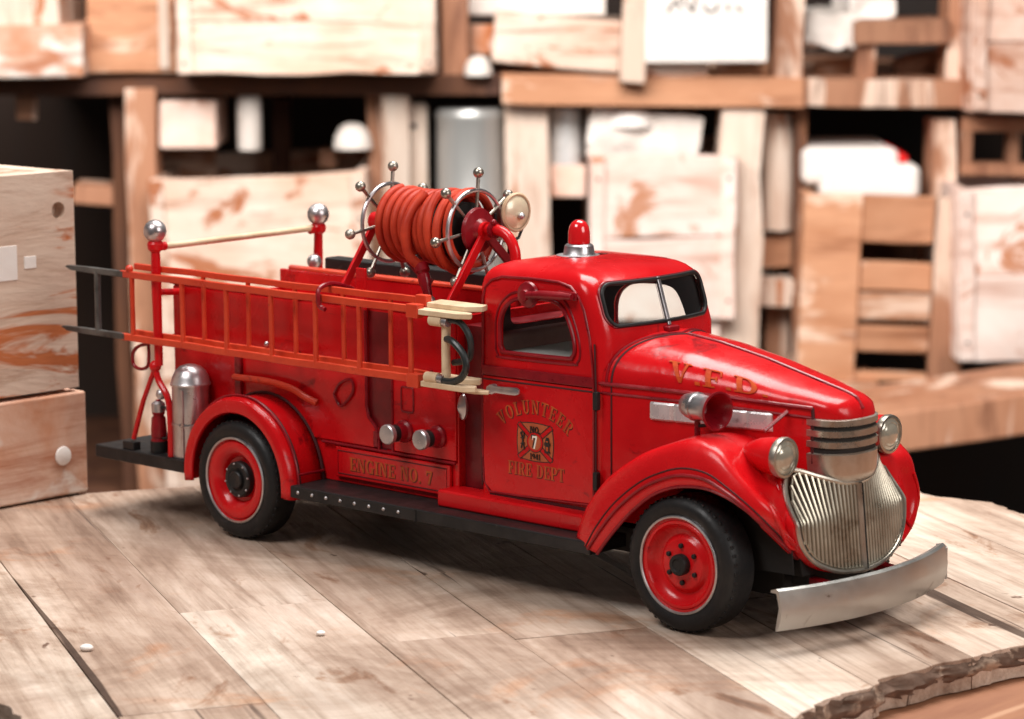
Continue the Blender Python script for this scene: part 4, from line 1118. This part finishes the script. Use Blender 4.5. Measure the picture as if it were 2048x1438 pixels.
SHELF_PARTS = [
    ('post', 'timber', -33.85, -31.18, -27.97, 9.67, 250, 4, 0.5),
    ('post', 'timberdark', -35.53, -34.10, -28.47, 9.55, 252.5, 5, 0.5),  # dark timber stands in for the post's shaded side face
    ('post', 'pale', -11.37, -8.93, -7.71, 9.34, 250, 4, 0),
    ('post', 'timber', -12.82, -11.35, -8.01, 9.21, 252.5, 5, 0),
    ('post', 'pale', -0.63, 3.45, -7.90, 8.12, 251, 3, 0),
    ('post', 'pale', 18.18, 22.09, -27.80, 7.42, 250, 4, -1),
    ('post', 'timberdark', 25.27, 26.35, -19.05, 7.27, 252, 6, 0),
    ('post', 'timber', 23.22, 25.94, 7.53, 19.40, 250, 4, 0),
    ('post', 'timber', 37.40, 39.63, -2.82, 6.10, 252, 5, 0),
    ('post', 'timber', 38.65, 40.86, 9.19, 19.29, 252, 5, 0),
    ('post', 'timber', -5.94, -3.61, 10.41, 19.55, 250, 4, 0),
    ('post', 'timberdark', -6.87, -5.90, 10.31, 19.53, 252, 6, 0),  # shaded side of the neighbouring post, put in as a dark box
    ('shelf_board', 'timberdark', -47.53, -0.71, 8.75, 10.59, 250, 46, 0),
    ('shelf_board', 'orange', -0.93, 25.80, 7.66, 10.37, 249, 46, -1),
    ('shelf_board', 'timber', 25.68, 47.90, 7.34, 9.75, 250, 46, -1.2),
    ('crossbar', 'timber', -39.26, -34.79, -1.27, 0.53, 253, 4, -4),
    ('crossbar', 'orange', -32.48, -27.62, 0.15, 3.11, 262, 3, 0),
    ('crossbar', 'timberdark', -22.58, -21.06, -3.38, 7.35, 270, 3, 0),
    ('crossbar', 'pale', 21.14, 25.49, -10.49, -7.96, 252, 3, 0),
    ('crossbar', 'orange', 21.05, 25.65, -7.11, -4.30, 254, 3, 2),
    ('crossbar', 'timber', 23.15, 25.34, -28.84, -10.89, 255, 3, 0),
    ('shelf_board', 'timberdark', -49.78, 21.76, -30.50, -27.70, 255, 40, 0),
    ('shelf_board', 'timber', 30.46, 39.42, 16.95, 18.37, 256, 5, 0),
]
SHELF_THINGS = [
    ('crate', 'pale', -46.96, -38.86, 14.33, 19.80, 246, 14, 0, 'box', 'crate',
     'pale wooden block on top of the orange one in the upper left corner'),
    ('crate', 'orangewhite', -46.72, -36.61, 10.69, 15.16, 244, 16, 0, 'box', 'crate',
     'orange and white stained wooden block under the shelf corner at upper left'),
    ('crate', 'orange', -37.03, -29.26, 10.78, 19.71, 249, 30, 0, 'panel', 'crate',
     'orange brown wooden box side left of the long pale plank box'),
    ('crate', 'whitewash', -28.71, -6.38, 10.73, 19.69, 245, 30, 0, 'planks', 'crate',
     'long pale stained plank box on the upper shelf at left'),
    ('book_stack', 'white', -3.78, 8.53, 15.49, 19.46, 254, 18, 0, 'box', 'papers',
     'white paper stack lying on the brown book between the upper posts'),
    ('book', 'whitewash', -1.56, 10.11, 11.02, 15.54, 249, 18, -5, 'box', 'book',
     'tilted pinkish brown book lying below the white paper stack'),
    ('jar', 'orangewhite', -3.82, -0.83, 12.06, 14.63, 254, 5, 0, 'cyl', 'jar',
     'small cream jar beside the tilted book'),
    ('pot', 'white', -4.05, -1.56, 10.41, 12.15, 248, 5, 0, 'dome', 'pot',
     'small white bowl at the shelf edge below the cream jar'),
    ('plank', 'timber', 9.72, 11.93, 9.78, 19.51, 247, 3, -3, 'box', 'plank',
     'narrow brown plank leaning against the white sign board'),
    ('sign_board', 'bright', 11.67, 22.32, 11.48, 19.48, 247, 3, 0, 'sign', 'sign',
     'white board with blurred dark lettering on the upper shelf'),
    ('wood_log', 'orangewhite', 11.63, 17.25, 9.73, 11.80, 246, 8, 0, 'log', 'log',
     'pale orange split log lying under the white sign board'),
    ('wood_log', 'orange', 18.27, 22.84, 9.72, 11.33, 248, 8, 0, 'log', 'log',
     'short orange log under the right corner of the white sign board'),
    ('cloth', 'white', 26.33, 30.68, 12.56, 15.47, 253, 20, -1, 'cloth', 'cloth',
     'folded white cloth on the slatted rack at upper right'),
    ('cloth', 'bright', 30.47, 34.50, 14.91, 18.83, 256, 12, 4, 'cloth', 'cloth',
     'crumpled white cloth hanging over the rack at upper right'),
    ('plank', 'timber', 30.44, 38.72, 12.87, 14.97, 251, 10, 1, 'box', 'plank',
     'horizontal grey brown board beside the folded white cloth'),
    ('plank', 'timber', 30.86, 32.37, 9.67, 12.98, 252, 4, -4, 'box', 'plank',
     'short upright brown board under the horizontal one at upper right'),
    ('wood_log', 'orange', 27.85, 32.13, 9.38, 11.26, 256, 8, 8, 'log', 'log',
     'dark orange log on the right hand shelf below the white cloth'),
    ('wood_log', 'timber', 35.05, 39.77, 9.34, 11.90, 256, 8, 14, 'log', 'log',
     'brown log leaning on the shelf right of the short upright board'),
    ('crate', 'pinkwash', 39.74, 47.70, 7.14, 19.37, 245, 16, 0, 'planks', 'crate',
     'pink and white plank crate in the upper right corner'),
    ('tag', 'timber', -43.97, -42.10, 6.52, 9.84, 252, 1, 0, 'box', 'tag',
     'small brown tag hanging below the orange and white block at left'),
    ('box', 'pinkwash', -30.97, -26.03, 3.99, 8.31, 250.5, 9, 0, 'box', 'box',
     'small white box on the brown bar right of the left post'),
    ('bottle', 'white', -24.26, -22.09, 3.78, 8.90, 250.5, 5, 0, 'cyl', 'bottle',
     'slim white bottle standing alone in the dark shelf opening'),
    ('lamp', 'white', -15.80, -12.31, 3.82, 6.16, 250.5, 8, 0, 'dome', 'lamp',
     'white domed lamp shade in the dark opening beside the pale post'),
    ('stand', 'timber', -17.67, -16.19, 1.33, 2.95, 262, 4, 0, 'box', 'stand',
     'small brown block under the white domed lamp'),
    ('crate', 'whitewash', -31.16, -12.14, -26.96, 1.86, 247, 30, 2, 'planks', 'crate',
     'big whitewashed plank crate standing behind the ladder rack'),
    ('hook_board', 'pale', -9.35, -7.39, -4.37, 7.89, 252, 2, 0, 'board', 'board',
     'pale board with a dark hole hanging beside the pale post'),
    ('canister', 'zinc', -6.65, -0.63, -7.75, 7.33, 250, 20, 0, 'can', 'canister',
     'tall zinc canister behind the hose reel'),
    ('canister', 'zincbright', 3.50, 6.26, 2.19, 7.32, 253, 9, 0, 'can', 'canister',
     'bright zinc canister standing on the pink box behind the beacon'),
    ('box', 'pinkwash', 3.48, 6.70, -0.73, 2.19, 253, 9, 0, 'box', 'box',
     'small pink box below the bright zinc canister'),
    ('sack', 'white', 6.79, 16.75, 2.32, 6.96, 251, 18, -8, 'cloth', 'sack',
     'crumpled white sack lying on the large white crate'),
    ('bowl', 'bright', 8.30, 12.80, 5.67, 7.52, 250, 8, 0, 'dome', 'bowl',
     'shiny white bowl upside down on the crumpled sack'),
    ('crate', 'brightwash', 6.92, 19.76, -11.15, 3.43, 248, 22, 0, 'planks', 'crate',
     'large white crate with pink stains behind the beacon'),
    ('crate', 'brightwash', 16.51, 18.51, -27.58, -11.31, 249, 20, 0, 'box', 'crate',
     'narrow white crate standing behind the cab roof corner'),
    ('pipe', 'pale', 22.62, 25.39, -3.84, 6.64, 253, 6, 0, 'cyl', 'pipe',
     'round pale pipe standing between the two right hand posts'),
    ('appliance', 'bright', 25.75, 34.36, 0.44, 3.81, 250, 14, 0, 'soft', 'appliance',
     'white rounded appliance case with a dark printed smudge on the orange crate'),
    ('appliance', 'bright', 27.20, 36.14, -0.80, 2.38, 249, 14, 0, 'soft', 'box',
     'white box lying flat below the rounded appliance case'),
    ('cap', 'redplastic', 33.07, 35.20, 2.20, 3.53, 251, 6, -30, 'soft', 'cap',
     'small red plastic cap at the right end of the white appliance'),
    ('crate', 'orange', 25.42, 39.91, -16.69, -0.18, 247, 24, -2, 'handlecrate', 'crate',
     'orange wooden crate with dark handle slots right of the hood'),
    ('crate', 'brightwash', 38.55, 47.79, -14.21, 0.83, 243, 20, 1.5, 'planks', 'crate',
     'white painted crate at the right edge beside the orange crate'),
    ('window_frame', 'timber', 40.01, 49.09, 1.17, 6.31, 251, 3, -1, 'winframe', 'frame',
     'brown wooden frame with dark square openings above the white crate'),
    ('plank', 'orange', 25.36, 32.42, -27.03, -16.50, 246, 10, 0, 'box', 'plank',
     'wide orange board standing below the orange crate'),
    ('bench', 'timber', 28.62, 47.36, -17.89, -14.62, 225, 14, 8.5, 'box', 'bench',
     'thick rough wooden bench plank sloping up to the right edge behind the table'),
]

chip(13.4, -12.75, .15, 'tiny round white pebble on the table in front of the truck wheel gap', 1)
chip(9.2, -19.2, .2, 'larger oval white pebble near the lower left of the table', 2)

# ================================================================== LEFT CRATES on the table
def crate_left(z0, z1, x0, y1, label, holes, n, mt):
    root = empty('crate', (x0-5, y1-5, z0), label, 'crate', 'crates stacked on the left end of the table')
    h = (z1-z0)/n
    for i in range(n):
        m = MB(); m.box(x0-.9, x0+random.uniform(-.05, .05), y1-16, y1+random.uniform(-.12, .08), z0+i*h+.04, z0+(i+1)*h-.04)
        o = m.build('front_board', mt, root, .12)
        for v in o.data.vertices:
            pass
        cc_ = [MB().lathe([(r_, -.6), (r_, .6)], (x0, yy_, zz_), (1, 0, 0), 24).build('cut', 'hollow', root) for yy_, zz_, r_ in holes if z0+i*h < zz_ < z0+(i+1)*h]
        if cc_: 
            o.modifiers.clear(); boolean(o, cc_)
    MB().box(x0-7, x0-.95, y1-.9, y1, z0+.05, z1-.05).build('side_board', mt, root, .1)
    MB().box(x0-7, x0-.95, y1-16, y1-15.1, z0+.05, z1-.05).build('side_board', mt, root, .1)
    MB().box(x0-7.9, x0-7.02, y1-16, y1, z0+.05, z1-.05).build('back_board', mt, root, .1)
    MB().box(x0-7, x0-.95, y1-15, y1-.95, z0+.05, z0+.6).build('bottom', mt, root)
    MB().box(x0-7, x0-.95, y1-15, y1-.95, z1-.55, z1-.1).build('lid', mt, root, .08)
    return root
c1 = crate_left(4.45, 13.45, -11.5, -2.9, 'upper whitewashed wooden crate with a round dark hole and paper scraps at the left edge', [(-3.8, 11.85, .34)], 1, 'nearwash')
MB().box(-11.5, -11.44, -6.9, -5.95, 9.2, 10.6).build('paper_scrap', 'bright', c1, .02)
MB().box(-11.5, -11.44, -5.6, -5.0, 9.6, 10.1).build('paper_scrap', 'bright', c1, .02)
for v in []: pass
c2 = crate_left(.03, 4.35, -11.3, -2.75, 'lower orange stained wooden crate with a white round spot painted as light in a hole standing on the table at left', [], 1, 'orangewhite')
MB().lathe([(.40, 0), (.38, .06), (.25, .10), (0, .11)], (-11.3, -4.05, 1.75), (1, 0, 0), 24).build('hole_light', 'bright', c2)  # white disc stands in for light showing in a hole

# ================================================================== ROOM
def SP(u, d, z): return Vector((CAM.x, CAM.y, 0))+RV*u+HV*d+Vector((0, 0, z))
SM = Matrix((RV, HV, Vector((0, 0, 1)))).transposed()      # local x right, y away, z up
def sbox(mb, u0, u1, z0, z1, D, th, roll=0., inset=0.):
    c = SP((u0+u1)/2, D+th/2, (z0+z1)/2)
    rm = SM @ Matrix.Rotation(math.radians(-roll), 3, 'Y')
    mb.obox(c, (u1-u0-inset, th, z1-z0-inset), rm); return c, rm
def lump(o, amp, sc, seed=0):
    """uneven hand cut surfaces: subdivide and displace"""
    bm = bmesh.new(); bm.from_mesh(o.data)
    bmesh.ops.subdivide_edges(bm, edges=bm.edges, cuts=5, use_grid_fill=True)
    for v in bm.verts:
        q = v.co*sc*100+Vector((seed, seed*2, 0))
        v.co += Vector((noise.noise(q), noise.noise(q+Vector((9, 0, 0))), noise.noise(q+Vector((0, 9, 0)))))*amp*S
    bm.to_mesh(o.data); bm.free()
    for p in o.data.polygons: p.use_smooth = True
    o.data.set_sharp_from_angle(angle=math.radians(35))

root = empty('shelving_unit', SP(0, 270, -47), 'old timber shelving unit of rough posts and boards filling the background', 'shelving')
seed = 0
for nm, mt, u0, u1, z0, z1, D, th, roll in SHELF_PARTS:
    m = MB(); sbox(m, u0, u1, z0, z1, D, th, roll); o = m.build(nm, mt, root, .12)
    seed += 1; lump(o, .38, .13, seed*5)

GROUPS = {'crate': 'crates on the shelving', 'plank': 'loose planks on the shelving', 'wood_log': 'logs on the shelving', 'canister': 'metal canisters on the shelf', 'cloth': 'cloths on the rack', 'box': 'small boxes on the shelving'}
for nm, mt, u0, u1, z0, z1, D, th, roll, style, cat, label in SHELF_THINGS:
    seed += 1
    w, h = u1-u0, z1-z0; uc, zc = (u0+u1)/2, (z0+z1)/2
    base = SP(uc, D+th/2, z0)
    g = GROUPS.get(nm)
    rm = SM @ Matrix.Rotation(math.radians(-roll), 3, 'Y')
    cen = SP(uc, D+th/2, zc)
    def LB(mb, x0, x1, y0, y1, a, b):     # box in the thing's own frame, from its centre
        mb.obox(cen+rm @ Vector(((x0+x1)/2, (y0+y1)/2, (a+b)/2)), (x1-x0, y1-y0, b-a), rm)
    if style in ('box', 'soft'):
        m = MB(); LB(m, -w/2, w/2, -th/2, th/2, -h/2, h/2)
        o = m.build(nm, mt, None, min(w, h)*(.25 if style == 'soft' else .06), seg=4, loc=base); lump(o, .18, .12, seed*3) if style == 'box' else None
        tag(o, label, cat, g)
        if nm == 'appliance' and 'smudge' in label:
            m = MB(); LB(m, -.6, 2.2, -th/2-.08, -th/2+.05, -.5, .25); m.build('printed_mark', 'print', o, .03)
            m = MB(); LB(m, -1.1, -.4, -th/2-.08, -th/2+.05, -.55, .2); m.build('printed_mark', 'orange', o, .03)
    elif style in ('planks', 'panel', 'handlecrate'):
        o = empty(nm, base, label, cat, g)
        n = 2 if style == 'planks' else 1
        if style == 'handlecrate':
            t = 1.2
            def bar_(x0, x1, a, b, dy=0., mat_='orange'):
                m = MB(); LB(m, x0, x1, -th/2+dy, -th/2+dy+t, a, b); q = m.build('slat', mat_, o, .15); lump(q, .12, .15, seed*7+a)
            bar_(-w/2, -w/2+w*.35, -h/2, h/2); bar_(w/2-w*.2, w/2, -h/2, h/2, 0., 'timber')
            xa, xb = -w/2+w*.352, w/2-w*.205
            for a, b in ((.5, .25), (.143, -.01), (-.02, -.165), (-.2, -.34), (-.45, -.5)):
                bar_(xa, xb, b*h, a*h, .35, 'orange')
            m = MB(); LB(m, -w/2+.3, w/2-.3, th/2-1, th/2, -h/2, h/2); m.build('back_panel', 'timberdark', o)
            m = MB(); LB(m, -w/2, -w/2+1, -th/2+t, th/2, -h/2, h/2); m.build('side_panel', 'orange', o, .1)
            m = MB(); LB(m, w/2-1, w/2, -th/2+t, th/2, -h/2, h/2); m.build('side_panel', 'orange', o, .1)
        else:
            for i in range(n):
                a, b = -h/2+h*i/n, -h/2+h*(i+1)/n
                m = MB(); LB(m, -w/2+random.uniform(0, .1), w/2-random.uniform(0, .15), -th/2, -th/2+1.1, a+.02, b-.02)
                q = m.build('front_board', mt, o, .15); lump(q, .30, .16, seed*3+i)
            for sx in (-1, 1):
                m = MB(); LB(m, sx*w/2-(1.0 if sx > 0 else 0), sx*w/2+(1.0 if sx < 0 else 0), -th/2+1.15, th/2, -h/2, h/2); m.build('side_board', mt, o, .1)
            m = MB(); LB(m, -w/2+1, w/2-1, th/2-1, th/2, -h/2, h/2); m.build('back_board', mt, o, .1)
            m = MB(); LB(m, -w/2+1, w/2-1, -th/2+1.2, th/2-1.1, -h/2, -h/2+1); m.build('bottom', mt, o)
            if style == 'planks':
                for sx in (-1, 1):
                    m = MB(); LB(m, sx*w/2-(1.3 if sx > 0 else -.1), sx*w/2+(1.3 if sx < 0 else -.1), -th/2-.45, -th/2-.02, -h/2+.2, h/2-.15)
                    q = m.build('corner_batten', mt, o, .1); lump(q, .22, .2, seed*9+sx)
                    for kz in (.36, -.38):
                        MB().lathe([(.16, 0), (.16, .06), (0, .08)], cen+rm @ Vector((sx*(w/2-.7), -th/2-.5, kz*h)), -HV, 10).build('nail', 'hollow', o)
            if style == 'panel':
                m = MB(); LB(m, w/2-1.4, w/2-.5, -th/2-.25, -th/2, -h/2+.4, h/2); m.build('batten', 'pale', o, .05)
    elif style in ('cyl', 'can'):
        m = MB(); r = w/2
        c0 = SP(uc, D+r, z0)
        if nm in ('bottle',):
            prof = [(r*.9, 0), (r, .2), (r, h*.82), (r*.9, h*.93), (r*.6, h*.99), (0, h)]
        elif nm == 'canister':
            prof = [(r, 0), (r, h*.3), (r*1.03, h*.31), (r, h*.32), (r, h*.93), (r*1.03, h*.94), (r*1.03, h*.97), (r*.95, h), (0, h)]
        else: prof = [(r, 0), (r, h*.97), (r*.96, h), (0, h)]
        m.lathe(prof, c0, (0, 0, 1), 36); o = m.build(nm, mt, None, loc=base); tag(o, label, cat, g)
    elif style == 'dome':
        m = MB(); r = w/2; c0 = SP(uc, D+r, z0)
        m.lathe([(r*1.0, 0), (r*1.0, h*.15), (r*.93, h*.45), (r*.7, h*.8), (r*.4, h*.96), (0, h)], c0, (0, 0, 1), 32); o = m.build(nm, mt, None, loc=base); tag(o, label, cat, g)
    elif style == 'log':
        m = MB(); a = cen-rm @ Vector((w/2, 0, 0)); b = cen+rm @ Vector((w/2, 0, 0))
        m.tube([a, a.lerp(b, .3), a.lerp(b, .7), b], h/2, 14, radii=[h*.42, h*.5, h*.46, h*.4]); o = m.build(nm, mt, None, .08, loc=base); tag(o, label, cat, g)
    elif style == 'cloth':
        m = MB(); LB(m, -w/2, w/2, -th/2, th/2, -h/2, h/2); o = m.build(nm, mt, None, .3, seg=3, loc=base)
        bm = bmesh.new(); bm.from_mesh(o.data); bmesh.ops.subdivide_edges(bm, edges=bm.edges, cuts=14, use_grid_fill=True)
        for v in bm.verts:
            q = v.co*100*.5+Vector((seed, 0, 0)); v.co += Vector((noise.noise(q), noise.noise(q+Vector((5, 0, 0))), noise.noise(q*1.3+Vector((0, 5, 0)))))*.55*S+Vector((0, 0, 1))*.35*S*noise.noise(q*Vector((1,1,1)).x*2.6)
        bm.to_mesh(o.data); bm.free()
        for p in o.data.polygons: p.use_smooth = True
        tag(o, label, cat, g)
    elif style == 'board':
        o = empty(nm, base, label, cat, g)
        m = MB(); LB(m, -w/2, w/2, -th/2, th/2, -h/2, h/2); q = m.build('panel', mt, o, .5, seg=3)
        m = MB(); m.lathe([(.28, -.1), (.28, .1), (.2, .12), (0, .12)], cen+rm @ Vector((-.25, -th/2, h*.33)), -HV, 16); m.build('hole', 'hollow', o)
    elif style == 'sign':
        o = empty(nm, base, label, cat, g)
        m = MB(); LB(m, -w/2, w/2, -th/2, th/2, -h/2, h/2); q = m.build('panel', mt, o, .2)
        m = MB()
        # slanting blurred strokes, as the photograph shows them
        for x0, z0_, x1, z1_ in ((-3.4, -.5, -2.6, .6), (-2.6, .6, -2.2, -.3), (-2.2, .9, -1.2, -.5), (-1.2, -.5, -.9, .9), (-.3, .2, .1, -.5), (.1, -.5, .8, -.4), (.8, -.4, 1.0, .3), (1.8, .2, 1.9, -.5), (2.5, .0, 3.1, -.5)):
            a = cen+rm @ Vector((x0, -th/2-.05, z0_+.9)); b = cen+rm @ Vector((x1, -th/2-.05, z1_+.9))
            m.bar(a, b, .22, .08, up=HV)
        m.build('lettering', 'ink', o)
    elif style == 'winframe':
        o = empty(nm, base, label, cat, g)
        t = .9
        for a, b in ((h/2-t*1.4, h/2), (-h/2, -h/2+t*1.2)):
            m = MB(); LB(m, -w/2, w/2, -th/2, th/2, a, b); m.build('rail', mt, o, .1)
        x = -w/2
        while x < w/2:
            m = MB(); LB(m, x, x+t, -th/2+.1, th/2-.1, -h/2+t*1.2, h/2-t*1.4); m.build('mullion', mt, o, .08); x += 4.2

def slab(name, u0, u1, D0, D1, z0, z1, mt):
    m = MB(); m.obox(SP((u0+u1)/2, (D0+D1)/2, (z0+z1)/2), (u1-u0, D1-D0, z1-z0), SM)
    return tag(m.build(name, mt, None, loc=SP(0, (D0+D1)/2, z0)), None, None, None, 'structure')
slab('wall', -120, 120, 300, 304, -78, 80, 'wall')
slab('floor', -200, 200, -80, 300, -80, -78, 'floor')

# ================================================================== CAMERA
cam = bpy.data.cameras.new('camera'); co = bpy.data.objects.new('camera', cam); C.objects.link(co)
d = Vector((cos(YAW)*cos(PITCH), sin(YAW)*cos(PITCH), -sin(PITCH)))
r = Vector((sin(YAW), -cos(YAW), 0)); u = r.cross(d)
cr_, sr_ = cos(ROLL), sin(ROLL)
r2 = r*cr_+u*sr_; u2 = -r*sr_+u*cr_
co.matrix_world = Matrix.Translation(CAM*S) @ Matrix((r2, u2, -d)).transposed().to_4x4()
cam.sensor_width = 36; cam.lens = 36*FOC*1000/2048
cam.clip_start = .02; cam.clip_end = 50
cam.dof.use_dof = True; cam.dof.focus_distance = 99*S; cam.dof.aperture_fstop = 19.5
bpy.context.scene.camera = co

# ================================================================== LIGHT
def area(name, loc, target, sx, sy, power, color):
    l = bpy.data.lights.new(name, 'AREA'); l.shape = 'RECTANGLE'; l.size = sx*S; l.size_y = sy*S; l.energy = power; l.color = color
    o = bpy.data.objects.new(name, l); C.objects.link(o); o.location = Vector(loc)*S
    o.rotation_euler = (Vector(target)-Vector(loc)).to_track_quat('-Z', 'Y').to_euler(); return o
area('key_softbox', (2, 30, 115), (12, -4, 4), 80, 60, 20, (1, .97, .93))
area('side_softbox', (5, -80, 104), (10, 0, 6), 55, 45, 9.4, (1, .97, .95))
area('front_softbox', (115, 0, 55), (20, 0, 5), 50, 50, 5.2, (1, .96, .92))
bl_ = SP(-25, 150, 72)
area('shelf_fill', tuple(bl_), tuple(SP(0, 255, 0)), 120, 35, 25, (1, .95, .9))  # unseen area light added to brighten the shelving

w = bpy.data.worlds.new('World'); bpy.context.scene.world = w; w.use_nodes = True
w.node_tree.nodes['Background'].inputs['Color'].default_value = (1, .96, .93, 1)
w.node_tree.nodes['Background'].inputs['Strength'].default_value = .085

sc = bpy.context.scene
sc.render.engine = 'CYCLES'
sc.view_settings.view_transform = 'Standard'; sc.view_settings.look = 'None'
sc.view_settings.exposure = 0; sc.view_settings.gamma = 1
sc.render.resolution_x = 1024; sc.render.resolution_y = 719
